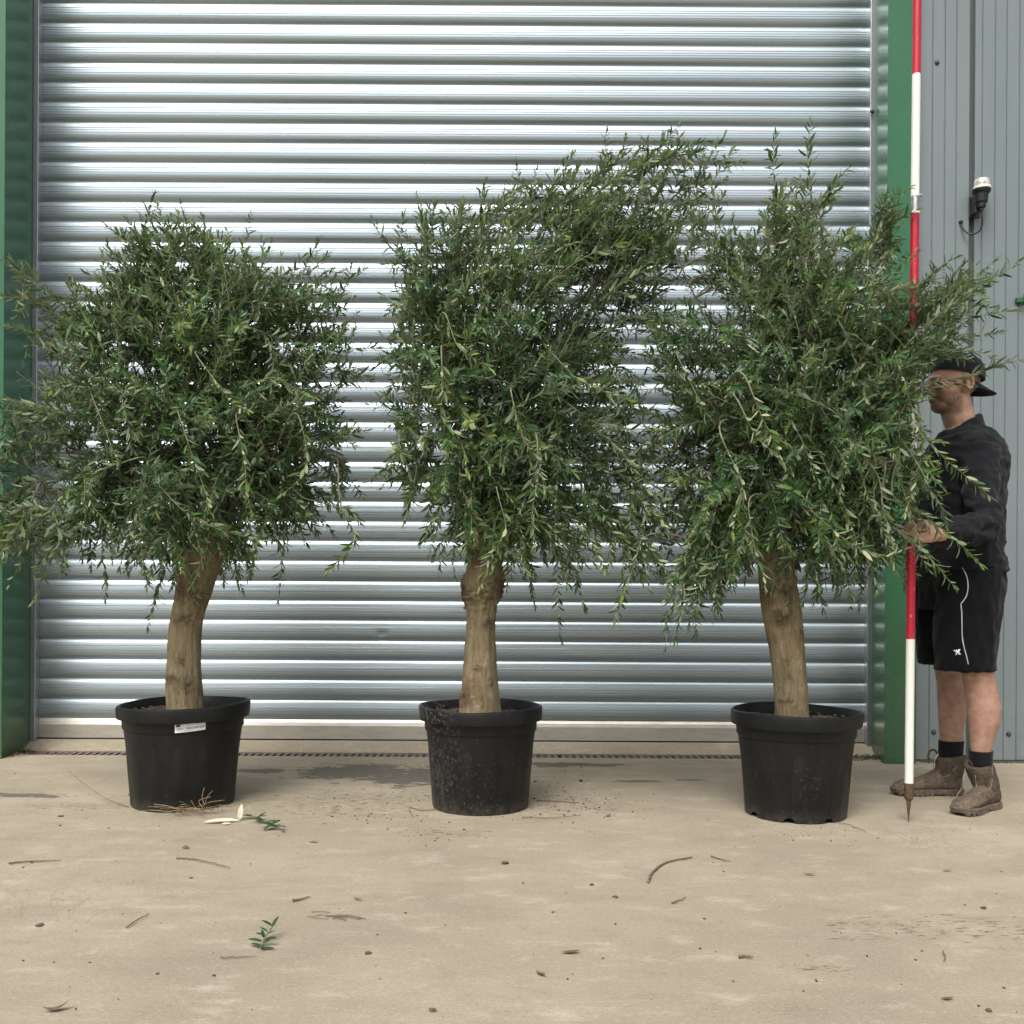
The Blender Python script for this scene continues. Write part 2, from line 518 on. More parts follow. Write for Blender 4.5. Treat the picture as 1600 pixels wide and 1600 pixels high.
M['white_plastic'] = simple('white_plastic', (0.70, 0.70, 0.66), 0.45, 0.05, 50)
def mat_dome():
    t = NT('clear_lens')
    return t.set(color=(0.80, 0.74, 0.58), rough=0.12, trans=0.75, ior=1.45)
M['dome'] = mat_dome()
def mat_paint(name, c, chip):
    t = NT(name)
    n = t.noise(t.pos((1, 1, 0.5)), 90, 4, 0.7)
    col = t.mix(t.ramp(n, [(0.64, 0.0), (0.70, 0.9)]), c, chip)
    col = t.mix(t.ramp(t.noise(t.pos(), 14, 4), [(0.4, 0.0), (0.8, 0.25)]), col, tuple(x*0.6 for x in c))
    return t.set(color=col, rough=0.42, spec=0.45)
M['pole_red'] = mat_paint('red_pole_paint', (0.43, 0.010, 0.026), (0.6, 0.45, 0.42))
M['pole_white'] = mat_paint('white_pole_paint', (0.74, 0.73, 0.67), (0.42, 0.40, 0.36))
M['steel'] = simple('bare_steel', (0.42, 0.42, 0.40), 0.35, 0.2, 60, 0, 0.9)
M['rust'] = simple('rusty_steel', (0.12, 0.075, 0.05), 0.65, 0.35, 70, 0.2, 0.35)

# ------------------------------------------------------------------ ground
DW = 5.38        # shutter plane
DP = 4.99        # front plane of the green frame
DG = 5.06        # grey cladding plane
gv, gf = [], []
xs = [-60, -12, -4, 4, 12, 60]
ys = [-60, -12, -2, 1, 3, 5.115]
for y in ys:
    for x in xs: gv.append((x, y, 0.0))
for j in range(len(ys)-1):
    for i in range(len(xs)-1):
        a = j*len(xs)+i
        gf.append((a, a+1, a+1+len(xs), a+len(xs)))
ground = mesh_obj('ground', gv, gf, M['concrete'])
tag(ground, 'pale sandy concrete yard with stains and crumbs', 'ground', kind='structure')

XL, XR = P(58, 1157, DW).x, P(1352, 1157, DW).x       # clear opening at the shutter
fl, fr = P(1.5, 1150, DP).x, P(1382.5, 1150, DP).x    # frame corners in front
pr = P(1431, 1150, DP).x
# concrete threshold: ramps from the drain up to the shutter
MB().add([(-60, 5.245, 0), (60, 5.245, 0), (60, 5.34, 0.042), (-60, 5.34, 0.042), (60, 5.9, 0.046), (-60, 5.9, 0.046), (-60, 5.245, -0.2), (60, 5.245, -0.2)],
         [(0, 1, 2, 3), (3, 2, 4, 5), (6, 7, 1, 0)]).build('threshold', M['concrete'])
tag(bpy.data.objects['threshold'], 'raised concrete threshold strip under the shutter', 'threshold', kind='structure')

# drain channel
dr = empty('drain_channel', (0, 5.18, 0), 'narrow slotted drain channel in the concrete before the shutter', 'drain')
MB().box((-2.62, 5.115, -0.10), (2.6, 5.245, -0.045)).build('channel_bed', M['void'], dr)
mb = MB()
mb.box((-2.62, 5.115, -0.045), (2.6, 5.131, -0.002)); mb.box((-2.62, 5.229, -0.045), (2.6, 5.2449, -0.002))
mb.build('frame', M['iron'], dr)
mb = MB()
x = -2.6
while x < 2.58:
    mb.box((x, 5.131, -0.022), (x + 0.0165, 5.229, -0.004))
    x += 0.0372
tag(mb.build('grate_bars', M['iron'], dr), kind='stuff')
# dirt that has clogged the slots at the ends
mb = MB()
for k in range(90):
    px = random.choice([random.uniform(-2.6, -2.3), random.uniform(1.15, 1.9), random.uniform(-2.6, 1.9)])
    r = random.uniform(.004, .012)
    mb.ball((px, random.uniform(5.135, 5.225), -0.006), (r*2, r, r*0.5), n=6, m=4)
tag(mb.build('clogged_dirt', M['soil_crumb'], dr), kind='stuff')

# ------------------------------------------------------------------ roller shutter
ZB = P(800, 1157, DW).z
shut = empty('roller_shutter', (0, DW, ZB), 'closed metal roller shutter of horizontal curved slats', 'shutter door')
PITCH = 31.15 / F * DW
def slat_profile():
    T = [0, .07, .16, .24, .31, .42, .56, .68, .82, .93, 1.0]
    A = [-56, -48, -34, -18, -8, -1, 3, 6, 12, 28, 48]
    zz = np.linspace(0, 1, 41)
    ang = np.radians(np.interp(zz, T, A))
    d = np.zeros(41)
    for i in range(1, 41):
        d[i] = d[i-1] - math.tan((ang[i]+ang[i-1])/2) * PITCH / 40
    d -= d.max()
    pts = [(-d[i], zz[i]*PITCH) for i in range(41)]       # (depth behind front, height)
    out = []
    ribs = [0.315, 0.46, 0.575, 0.69]
    for dd, z in pts:
        t = z / PITCH
        out.append((dd, z))
    res = []
    for k, (dd, z) in enumerate(out):
        t = z / PITCH
        if any(abs(t - r) < 0.013 for r in ribs):
            w = 0.0019
            res += [(dd, z - w*1.2), (dd + 0.0028, z - w*0.5), (dd + 0.0028, z + w*0.5), (dd, z + w*1.2)]
        else: res.append((dd, z))
    d0 = res[-1]
    res.append((d0[0] + 0.006, PITCH + 0.006))
    res.append((d0[0] + 0.010, PITCH + 0.010))
    return res
prof = slat_profile()
def slat_mesh(name, x0, x1, dent=None):
    nx = 2 if dent is None else 60
    xs_ = [x0, x1] if dent is None else list(np.linspace(x0, x1, 12)) + list(np.linspace(dent[0]-.09, dent[0]+.09, 40))
    xs_ = sorted(set(xs_)); nx = len(xs_)
    v, f = [], []
    for d, z in prof:
        for x in xs_:
            dd = d
            if dent is not None:
                q = ((x-dent[0])/.028)**2 + ((z-dent[1])/.022)**2
                dd += 0.008*math.exp(-q)
            v.append((x, dd, z))
    n = len(prof)
    for i in range(n-1):
        for k in range(nx-1):
            f.append((i*nx+k, i*nx+k+1, (i+1)*nx+k+1, (i+1)*nx+k))
    me = bpy.data.meshes.new(name)
    me.from_pydata(v, [], f); me.update()
    me.materials.append(M['slat'])
    o = bpy.data.objects.new('tmp', me)
    auto_smooth(o, 14)
    bpy.data.objects.remove(o)
    return me
zr = P(800, 1127.5, DW).z          # top of the bottom rail = foot of the first slat
sm = slat_mesh('slat', XL - 0.02, XR + 0.02)
nsl = int((4.35 - zr) / PITCH) + 1
dentp = P(596, 990, DW)
for i in range(nsl):
    z = zr + i*PITCH
    me = sm
    if z <= dentp.z < z + PITCH: me = slat_mesh('slat', XL - 0.02, XR + 0.02, (dentp.x, dentp.z - z))
    o = bpy.data.objects.new('slat', me)
    o.location = (0, DW, z)
    o.rotation_euler = (math.radians(random.gauss(0, 0.55)), 0, math.radians(random.gauss(0, 0.012)))
    link(o, shut)
mb = MB()
x0, x1 = XL - 0.02, XR + 0.02
pr_ = [(0.012, ZB), (0.0, ZB + 0.003), (0.0, zr - 0.028), (0.006, zr - 0.010), (0.018, zr + 0.004), (0.03, zr + 0.006)]
v = [(xx, DW + d - 0.004, z) for d, z in pr_ for xx in (x0, x1)]
f = [(2*i, 2*i+1, 2*i+3, 2*i+2) for i in range(len(pr_)-1)]
mb.add(v, f)
mb.build('bottom_rail', M['rail'], shut)
MB().box((x0, DW + 0.002, ZB - 0.014), (x1, DW + 0.03, ZB + 0.001)).build('rubber_seal', M['rubber'], shut)
# guides either side
for s, xe in ((-1, XL), (1, XR)):
    mb = MB()
    zt = 4.5
    a, b = (xe - 0.016, xe + 0.014) if s < 0 else (xe - 0.012, xe + 0.016)
    mb.box((a, DW - 0.055, 0.03), (b, DW - 0.028, zt), 0.003)
    mb.box((a + 0.004, DW - 0.028, 0.03), (b - 0.006 if s < 0 else b, DW + 0.03, zt))
    mb.build('guide_rail', M['guide'], shut)
# added dark backing sheet, blocks daylight between the slats
MB().box((XL - .1, DW + .06, 0.03), (XR + .1, DW + .08, 4.6)).build('added_backing', M['rubber'], shut)

# ------------------------------------------------------------------ green door frame
ZT = 4.5
def frame_post(side):
    if side < 0:
        o = empty('door_post', (fl, DP, 0), 'green steel door post at the left edge, left of the shutter', 'door post', 'green posts of the shutter door')
        fx, bx_, out = fl, XL - 0.017, fl - 0.30
    else:
        o = empty('door_post', (fr, DP, 0), 'green steel door post between the shutter and the grey cladding', 'door post', 'green posts of the shutter door')
        fx, bx_, out = fr, XR + 0.017, pr
    # folded flashing: front face and splayed return
    e = 0.006
    sgn = 1 if side > 0 else -1
    poly = [(out, DP + 0.12), (out, DP), (fx - sgn*0.0, DP), (bx_, DW - 0.03), (bx_ + sgn*0.004, DW - 0.03), (fx + sgn*0.008, DP + 0.006), (out - sgn*0.004, DP + 0.006), (out - sgn*0.004, DP + .12)]
    n = len(poly)
    v = [(x, y, 0.004) for x, y in poly] + [(x, y, ZT) for x, y in poly]
    f = [(i, (i+1) % n, (i+1) % n + n, i + n) for i in range(n)]
    m = MB().add(v, f)
    m.build('post_flashing', M['green'], o)
    # return bead at the arris
    MB().box((fx - 0.004 if sgn > 0 else fx - 0.002, DP - 0.003, 0.004), (fx + 0.002 if sgn > 0 else fx + 0.004, DP + 0.001, ZT)).build('folded_edge', M['green'], o)
    return o
frame_post(-1)
rp = frame_post(1)
def screw_head(c, r, parent, n=(0, -1, 0)):
    mb = MB()
    c = Vector(c); n = Vector(n)
    mb.tube([c, c + n*0.002, c + n*0.0021, c + n*0.008, c + n*0.010], [r*1.6, r*1.6, r, r, r*0.6], 8)
    return mb.build('screw', M['screw'], parent)
lp = bpy.data.objects['door_post']
screw_head((P(48, 173, DW-.06).x, DW - 0.068, P(48, 173, DW-.06).z), 0.008, lp)
screw_head((P(1362, 176, DW-.06).x, DW - 0.070, P(1362, 176, DW-.06).z), 0.008, rp)

# ------------------------------------------------------------------ grey cladding
cl = empty('cladding_wall', (pr + .3, DG, 0), 'grey profiled metal cladding wall on the right behind the man', 'wall')
def clad_sheet(name, xa, xb, grooves, mat, d0=0.0):
    pts = [(xa, DG + 0.03), (xa, DG + d0)]
    for g in grooves:
        pts += [(g - 0.0045, DG + d0), (g - 0.0015, DG + d0 + 0.006), (g + 0.0015, DG + d0 + 0.006), (g + 0.0045, DG + d0)]
    pts += [(xb, DG + d0), (xb, DG + 0.03)]
    n = len(pts)
    v = [(x, y, 0.012) for x, y in pts] + [(x, y, ZT) for x, y in pts]
    f = [(i, i+1, i+1+n, i+n) for i in range(n-1)]
    return mesh_obj(name, v, f, mat, cl)
gx = lambda px: P(px, 800, DG).x
clad_sheet('cladding_sheet', pr + 0.006, gx(1511), [gx(1453), gx(1472.5), gx(1490.5)], M['clad'])
MB().box((gx(1511) + .0005, DG + 0.028, 0.012), (gx(1520) - .0005, DG + 0.034, ZT)).build('recessed_joint', M['clad_dark'], cl)
rest = [gx(1531), gx(1551), gx(1569), gx(1589)]
xx = rest[-1] + 0.064
while xx < 5.5: rest.append(xx); xx += 0.064
clad_sheet('cladding_sheet', gx(1520), 5.6, rest, M['clad'])
for (px, py) in ((1464, 98), (1459, 1144), (1576, 1147)):
    q = P(px, py, DG); screw_head((q.x, DG, q.z), 0.0085, cl)
# far side, left of the left post, and gable above keep the wall whole
MB().box((-6, DP + .12, 0.01), (fl - 0.31, DP + .16, ZT)).build('cladding_sheet', M['clad'], cl)

# green bracket at the right edge
gb = P(1596, 470, DG)
o = empty('steel_bracket', (gb.x, DG, gb.z), 'small green steel bracket on the cladding at the right edge', 'bracket')
mb = MB(); mb.box((gb.x - .035, DG - .03, gb.z - .016), (gb.x + .12, DG, gb.z + .012), .004); mb.box((gb.x - .006, DG - .036, gb.z - .012), (gb.x + .1, DG - .03, gb.z + .028), .002)
mb.build('bracket_plate', M['green'], o)

# sensor lamp on the cladding
LD = DG - 0.07
lc = P(1532, 300, LD)
k = LD / F
lamp = empty('wall_lamp', lc, 'small black wall lamp with clear dome and looped cable', 'lamp')
zt = P(1534, 280, LD).z
def lz(py): return P(1533, py, LD).z
cx, cy = P(1534.5, 290, LD).x, LD
mb = MB(); mb.lathe([(0.001, lz(279.5)), (0.030, lz(280)), (0.0385, lz(282)), (0.0395, lz(292))], 24, (cx, cy, 0), cap0=False)
mb.build('lens_dome', M['dome'], lamp, True)
mb = MB(); mb.lathe([(0.008, lz(291)), (0.012, lz(287)), (0.008, lz(283)), (0.001, lz(282.5))], 12, (cx, cy, 0))
mb.build('bulb', M['white_plastic'], lamp, True)
mb = MB(); mb.lathe([(0.001, lz(292)), (0.042, lz(292)), (0.043, lz(296)), (0.001, lz(296.2))], 24, (cx, cy, 0))
auto_smooth(mb.build('white_collar', M['white_plastic'], lamp))
mb = MB(); mb.lathe([(0.001, lz(296.2)), (0.044, lz(296.3)), (0.044, lz(300)), (0.038, lz(302.5)), (0.034, lz(303)), (0.03, lz(316)), (0.022, lz(318)), (0.021, lz(324)), (0.011, lz(326)), (0.010, lz(330)), (0.001, lz(330.5))], 24, (cx - .003, cy, 0))
auto_smooth(mb.build('lamp_base', M['black_plastic'], lamp))
mb = MB(); mb.box((cx - .030, cy + .01, lz(331)), (cx - .008, DG + .004, lz(303)), .004)
mb.box((cx - .036, DG - .008, lz(333)), (cx + .02, DG + .0, lz(300)), .003)
mb.build('mounting_arm', M['black_plastic'], lamp)
cp = [P(1532.5, 329, LD), P(1535, 345, LD), P(1531, 360, LD + .01), P(1518, 366, LD + .03), P(1507, 360, LD + .05), P(1501.5, 349, DG - .004)]
mb = MB(); mb.tube(catmull(cp, 8), 0.0045, 8); mb.ball(P(1501.5, 347, DG - .004), .011, n=10, m=8)
mb.build('cable', M['black_plastic'], lamp, True)
mb = MB(); q = P(1532.5, 0, DG - .006); q2 = P(1532, 278, DG - .006)
#@@OBJECTS
# ------------------------------------------------------------------ pots
def make_pot(px, pfront, R, name_label, scuff, seed, warp=(0, 0), notch=False, ztop=0.405):
    """px: photo column of the axis, pfront: photo row of the base's front"""
    gq = G(px, pfront)
    rb = R * 0.77
    c = Vector((gq.x, gq.y + rb, 0)); c.x = G(px, pfront).x * (c.y / gq.y)
    root = empty('plant_pot', c, name_label, 'plant pot', 'black plastic pots of the olive trees')
    mat = mat_pot('pot_plastic', scuff, seed)
    k = R / 0.2565
    N = 96
    body = [(0.197, 0.0), (0.1985, 0.004), (0.2216, 0.298), (0.2222, 0.302), (0.2300, 0.305), (0.2325, 0.309), (0.2345, 0.357)]
    inner = [(0.2315, 0.357), (0.226, 0.30), (0.20, 0.10)]
    v, f = [], []
    prof_ = body + inner
    for i, (r, z) in enumerate(prof_):
        for q in range(N):
            w = 2*math.pi*q/N
            rr = r
            if 0.003 < z < 0.3 and i < len(body):
                rr += 0.0020*math.copysign(abs(math.cos(w*14))**0.5, math.cos(w*14)) * (1 if z > .01 else .4)
            zz = z
            v.append((rr*k*math.cos(w), rr*k*math.sin(w), zz))
    # extra rings down the wall for the moulded flutes
    for i in range(len(prof_)-1):
        for q in range(N):
            q2 = (q+1) % N
            f.append((i*N+q, i*N+q2, (i+1)*N+q2, (i+1)*N+q))
    if notch:
        # moulded feet: the lower edge is cut away in places
        for q in range(N):
            w = (q / N * 8) % 1.0
            if 0.36 < w < 0.64:
                x, y, z = v[q]; v[q] = (x, y, 0.016)
                x, y, z = v[N+q]; v[N+q] = (x, y, 0.0175)
    b = mesh_obj('pot_body', [(x + c.x, y + c.y, z + 0.002) for x, y, z in v], f, mat, root)
    # object space at the pot base so the dirt follows the pot
    b.data.transform(Matrix.Translation(-c)); b.location = c; b.matrix_parent_inverse = root.matrix_basis.inverted()
    auto_smooth(b, 30)
    rim = [(0.2315, 0.352), (0.2445, 0.3525), (0.2535, 0.350), (0.2545, 0.3535), (0.2575, 0.394), (0.2555, 0.401), (0.251, 0.4045), (0.2465, 0.404), (0.2435, 0.399), (0.2325, 0.370), (0.2310, 0.352)]
    v, f = [], []
    for r, z in rim:
        for q in range(N):
            w = 2*math.pi*q/N
            x, y = r*k*math.cos(w), r*k*math.sin(w)
            t = (z - 0.352) / 0.05
            dz = (warp[0]*x + warp[1]*y + 0.0022*math.sin(3*w + seed) + 0.0015*math.sin(2*w+seed*2)) * t
            v.append((x + 0.002*math.sin(2*w + seed)*t, y, z + dz))
    for i in range(len(rim)-1):
        for q in range(N):
            q2 = (q+1) % N
            f.append((i*N+q, i*N+q2, (i+1)*N+q2, (i+1)*N+q))
    r_ = mesh_obj('pot_rim', [(x + c.x, y + c.y, z) for x, y, z in v], f, mat, root)
    r_.data.transform(Matrix.Translation(-c)); r_.location = c; r_.matrix_parent_inverse = root.matrix_basis.inverted()
    auto_smooth(r_, 35)
    # soil
    v, f = [], []
    nr, ns = 16, 48
    zs = 0.362
    for i in range(nr+1):
        for q in range(ns):
            w = 2*math.pi*q/ns; r = 0.2305*k*i/nr
            x, y = r*math.cos(w), r*math.sin(w)
            v.append((c.x + x, c.y + y, zs + 0.014*mnoise.noise(Vector((x*14, y*14, seed))) + 0.009*mnoise.noise(Vector((x*50, y*50, seed))) + 0.012*(1-i/nr)))
    for i in range(nr):
        for q in range(ns):
            q2 = (q+1) % ns
            f.append((i*ns+q, i*ns+q2, (i+1)*ns+q2, (i+1)*ns+q))
    mesh_obj('soil', v, f, M['soil'], root)
    mb = MB()
    for q in range(70):
        w = random.uniform(0, 2*math.pi); r = random.uniform(.07, .215)*k; s = random.uniform(.002, .006)
        mb.ball((c.x + r*math.cos(w), c.y + r*math.sin(w), zs + 0.012), (s*1.4, s, s*.8), n=6, m=4)
    tag(mb.build('soil_crumbs', M['soil_crumb'], root), kind='stuff')
    return root, c, k

pot1, C1, K1 = make_pot(286.5, 1270.5, 0.2590, 'black pot with a white barcode sticker under its rim', 0, 1.3, (0.024, 0.0))
pot2, C2, K2 = make_pot(750.5, 1275.5, 0.2470, 'black pot with white scuffs down its left side, middle of the row', 2, 4.1, (0.0, 0.0))
pot3, C3, K3 = make_pot(1242.5, 1288.5, 0.2500, 'black pot with notched foot edge, nearest the man', 1, 8.7, (-0.01, 0.0), True)

# sticker on the first pot: follows the collar
def sticker():
    zc0, zc1 = 0.316, 0.349
    a0 = -math.pi/2 + 0.0; 
    def on(ang, z, off=0.0012):
        r = (0.2325 + (z-0.309)/(0.357-0.309)*0.002)*K1 + off
        return (C1.x + r*math.cos(ang), C1.y + r*math.sin(ang), z)
    aL, aR = -math.pi/2 + 0.18, -math.pi/2 + 0.66
    tilt = 0.010
    def patch(u0, u1, v0, v1, off):
        n = 10
        v, f = [], []
        for i in range(n+1):
            u = u0 + (u1-u0)*i/n
            ang = aL + (aR-aL)*u
            for vv in (v0, v1):
                z = zc0 - 0.004 + (zc1 - zc0 - 0.002)*vv + tilt*u*0.85
                v.append(on(ang, z, off))
        for i in range(n): f.append((2*i, 2*i+2, 2*i+3, 2*i+1))
        return v, f
    mb = MB(); mb.add(*patch(0, 1, 0, 1, 0.0015))
    st = mb.build('sticker', M['paper'], pot1)
    mb = MB(); mb.add(*patch(0.04, 0.18, 0.70, 0.96, 0.0019)).build('printed_mark', M['ink'], st)
    mb = MB(); rr = random.Random(3)
    u = 0.06
    while u < 0.95:
        w = rr.choice([.006, .010, .016, .022])
        if not 0.30 < u < 0.36:
            mb.add(*patch(u, u + w, 0.30, 0.56 + .03*rr.random(), 0.0019))
        u += w + rr.choice([.006, .009, .014])
    tag(mb.build('barcode', M['ink_grey'], st), kind='stuff')
    mb = MB()
    for v0, ua, ub in ((0.16, .08, .62), (0.88, .24, .52), (0.74, .24, .45), (0.9, .70, .92), (.1, .3, .5)):
        u = ua
        while u < ub:
            w = rr.uniform(.01, .03); mb.add(*patch(u, u + w, v0, v0 + 0.045, 0.0019)); u += w + .009
    tag(mb.build('fine_print', M['ink_grey'], st), kind='stuff')
sticker()

# ------------------------------------------------------------------ olive trees
def make_trunk(root, edges, D, knots, seed):
    """edges: (row, left col, right col) readings up the trunk at distance D"""
    cps, rad = [], []
    for row, a, b in edges:
        cps.append(P((a+b)/2, row, D)); rad.append((b-a)/2/F*D)
    N = 56
    pts = catmull(cps, 14)
    rr = [x.x for x in catmull([Vector((r, 0, 0)) for r in rad], 14)]
    v, f, kn = [], [], []
    n = len(pts)
    for i, p in enumerate(pts):
        for q in range(N):
            w = 2*math.pi*q/N
            d = Vector((math.cos(w), math.sin(w), 0))
            u = Vector((d.x*2.2, d.y*2.2, p.z*3.0)) + Vector((seed, seed, 0))
            r = rr[i]*(1 + 0.07*mnoise.noise(u) + 0.05*mnoise.noise(u*2.3)) 
            r += 0.0026*mnoise.noise(Vector((d.x*9, d.y*9, p.z*9)) + Vector((seed, 0, 0))) + 0.0016*mnoise.noise(Vector((d.x*22, d.y*22, p.z*14)) + Vector((seed, 3, 0)))
            kk = 0.0
            for (kp, kw, ks, kh, dark) in knots:
                dist = (p + d*rr[i] - kp)
                kw2, ks2 = kw*1.25, ks*1.25
                wob = 1 + .9*mnoise.noise(Vector((p.x*60 + d.x*4, d.y*4, p.z*60)))
                g = math.exp(-((dist.x**2 + dist.y**2)/kw2**2 + dist.z**2/ks2**2)*max(.3, wob))
                r += kh*1.3*(g - .75*g**6)*(1 + 0.6*mnoise.noise(Vector((w*8, p.z*80, seed))))
                kk = max(kk, min(1, 1.5*dark*g))
            v.append(p + d*r); kn.append(min(1, kk))
    for i in range(n-1):
        for q in range(N):
            q2 = (q+1) % N
            f.append((i*N+q, i*N+q2, (i+1)*N+q2, (i+1)*N+q))
    f.append(tuple((n-1)*N + q for q in range(N)))
    o = mesh_obj('trunk', v, f, M['bark'], root, True)
    at = o.data.attributes.new('knot', 'FLOAT', 'POINT')
    at.data.foreach_set('value', kn)
    return pts[-1], (pts[-1] - pts[-8]).normalized(), rr[-1]

# leaf template: folded, slightly curved blade along +x, upper side +z; length 1
LT = np.array([(0, 0, 0), (0.30, 0, -0.010), (0.66, 0, -0.002), (1.0, 0, -0.045),
               (0.24, 0.098, 0.026), (0.62, 0.108, 0.022), (0.24, -0.098, 0.026), (0.62, -0.108, 0.022), (0.88, 0.05, -0.012), (0.88, -0.05, -0.012)], float)
LF = [(0, 1, 4), (0, 6, 1), (4, 1, 2, 5), (1, 6, 7, 2), (5, 2, 3, 8), (2, 7, 9, 3)]
TRI = [(0, 1, 4), (0, 6, 1), (4, 1, 2), (4, 2, 5), (1, 6, 7), (1, 7, 2), (5, 2, 3), (5, 3, 8), (2, 7, 9), (2, 9, 3)]
leaf_meshes = {}
BENDS = (-0.10, 0.10, 0.32)
def leaf_mesh(t, bend=1):
    b = (min(5, int(t*6)), bend)
    if b not in leaf_meshes:
        me = bpy.data.meshes.new('leaf')
        me.from_pydata([(p[0], p[1], p[2] - BENDS[bend]*p[0]**2) for p in LT], [], LF); me.update()
        me.polygons.foreach_set('use_smooth', [True]*len(me.polygons))
        me.materials.append(M['leaf'])
        a = me.attributes.new('tint', 'FLOAT', 'POINT')
        a.data.foreach_set('value', [(b[0] + .5)/6]*len(LT))
        leaf_meshes[b] = me
    return leaf_meshes[b]

class Tree:
    def __init__(s, seed):
        s.r = np.random.default_rng(seed)
        s.leaves = []      # (origin, xaxis, normal, length, width, tint)
        s.twv, s.twf, s.nv = [], [], 0
        s.limb_nodes = []
    def stem(s, pts, r0, r1, n=4):
        m = len(pts)
        P_ = np.array([tuple(p) for p in pts])
        T = np.gradient(P_, axis=0); T /= np.linalg.norm(T, axis=1)[:, None] + 1e-9
        ref = np.array((0.31, 0.22, 0.92)); 
        A = np.cross(T, ref); A /= np.linalg.norm(A, axis=1)[:, None] + 1e-9
        B = np.cross(T, A)
        R = np.linspace(r0, r1, m)[:, None]
        for k in range(n):
            w = 2*math.pi*k/n
            s.twv.append(P_ + (A*math.cos(w) + B*math.sin(w))*R)
        # vertices stored ring-major per k
        base = s.nv
        for i in range(m-1):
            for k in range(n):
                k2 = (k+1) % n
                s.twf.append((base + k*m + i, base + k2*m + i, base + k2*m + i + 1, base + k*m + i + 1))
        s.nv += m*n
    def leafy(s, pts, start=0.15, spacing=0.0165, size=0.056, tint=0.4, flip=0.14, up=0.55):
        """opposite pairs of leaves along a shoot"""
        r = s.r
        P_ = np.array([tuple(p) for p in pts])
        seg = np.linalg.norm(np.diff(P_, axis=0), axis=1)
        L = np.concatenate([[0], np.cumsum(seg)]); tot = L[-1]
        d = start*tot + r.uniform(0, spacing)
        k = 0
        ph = r.uniform(0, math.pi)
        while d < tot:
            i = min(np.searchsorted(L, d, 'right') - 1, len(seg) - 1)
            u = (d - L[i])/max(seg[i], 1e-6)
            p = P_[i] + (P_[i+1]-P_[i])*u
            t = (P_[i+1]-P_[i])/max(seg[i], 1e-6)
            a = np.cross(t, (0.13, 0.21, 0.97)); a /= np.linalg.norm(a) + 1e-9
            b = np.cross(t, a)
            frac = d/tot
            ph2 = ph + (k % 2)*math.pi/2 + r.normal(0, .25)
            for sgn in (1, -1):
                if r.random() < 0.10: continue
                side = (a*math.cos(ph2) + b*math.sin(ph2))*sgn
                ang = r.normal(0.85, 0.22) - 0.35*max(0, frac-.75)/.25
                x = t*math.cos(ang) + side*math.sin(ang) + np.array((0, 0, -0.10 + r.normal(0, .08)))
                x /= np.linalg.norm(x)
                nrm = t*math.sin(ang) - side*math.cos(ang)      # adaxial side looks to the tip
                nrm = nrm + up*np.array((0, -0.15, 1.0)) + r.normal(0, .28, 3)
                if r.random() < flip: nrm = -nrm
                nrm -= x*np.dot(nrm, x); nrm /= np.linalg.norm(nrm) + 1e-9
                ln = size*r.uniform(.62, 1.28)*(1.0 - 0.45*max(0, frac-.7)/.3)*(0.8 + .2*min(1, frac/.3))
                s.leaves.append((p, x, nrm, ln, r.uniform(.85, 1.25), 1.0 if r.random() < .012 else min(1, max(0, tint + r.normal(0, .2)))))
            d += spacing*r.uniform(.8, 1.35)*(1.0 - .35*frac)
            k += 1
        # pair at the tip
        t = P_[-1]-P_[-2]; t /= np.linalg.norm(t) + 1e-9
        for q in range(2):
            x = t + r.normal(0, .22, 3); x /= np.linalg.norm(x)
            nrm = np.array((0, -.3, 1.0)) + r.normal(0, .4, 3); nrm -= x*np.dot(nrm, x); nrm /= np.linalg.norm(nrm) + 1e-9
            s.leaves.append((P_[-1], x, nrm, size*r.uniform(.5, .8), 1.0, min(1, tint + .2)))
    def finish(s, root, n_single=260):
        V = np.concatenate(s.twv)
        me = bpy.data.meshes.new('twigs')
        me.from_pydata(V.tolist(), [], s.twf); me.update()
        me.polygons.foreach_set('use_smooth', [True]*len(me.polygons))
        me.materials.append(M['twig'])
        tag(link(bpy.data.objects.new('twigs', me), root), kind='stuff')
        o = np.array([l[0] for l in s.leaves]); x = np.array([l[1] for l in s.leaves]); n = np.array([l[2] for l in s.leaves])
        ln = np.array([l[3] for l in s.leaves]); w = np.array([l[4] for l in s.leaves]); ti = np.array([l[5] for l in s.leaves])
        y = np.cross(n, x)
        # the leaves that show largest: near the camera and with their face towards it
        vis = ln*w*np.abs(n[:, 1])/o[:, 1]**2
        near = o[:, 1] - 0.9*vis/np.max(vis)
        idx = np.argsort(near)
        single = idx[:n_single]; rest = idx[n_single:]
        for i in single:
            m = Matrix(((x[i,0]*ln[i], y[i,0]*ln[i]*w[i], n[i,0]*ln[i], o[i,0]),
                        (x[i,1]*ln[i], y[i,1]*ln[i]*w[i], n[i,1]*ln[i], o[i,1]),
                        (x[i,2]*ln[i], y[i,2]*ln[i]*w[i], n[i,2]*ln[i], o[i,2]), (0, 0, 0, 1)))
            ob = bpy.data.objects.new('leaf', leaf_mesh(ti[i], int(i) % 3))
            link(ob, root)
            ob.matrix_basis = m
        nl = len(rest); nt = len(LT)
        bd = s.r.normal(.10, .17, nl)
        V = (o[rest][:, None, :] + ln[rest][:, None, None]*(LT[None, :, 0:1]*x[rest][:, None, :]
             + LT[None, :, 1:2]*(w[rest][:, None, None])*y[rest][:, None, :] + (LT[None, :, 2:3] - bd[:, None, None]*LT[None, :, 0:1]**2)*n[rest][:, None, :]))
        V = V.reshape(-1, 3)
        T = (np.array(TRI)[None] + (np.arange(nl)*nt)[:, None, None]).reshape(-1, 3)
        me = bpy.data.meshes.new('crown')
        me.vertices.add(len(V)); me.vertices.foreach_set('co', V.astype(np.float32).ravel())
        me.loops.add(len(T)*3); me.loops.foreach_set('vertex_index', T.astype(np.int32).ravel())
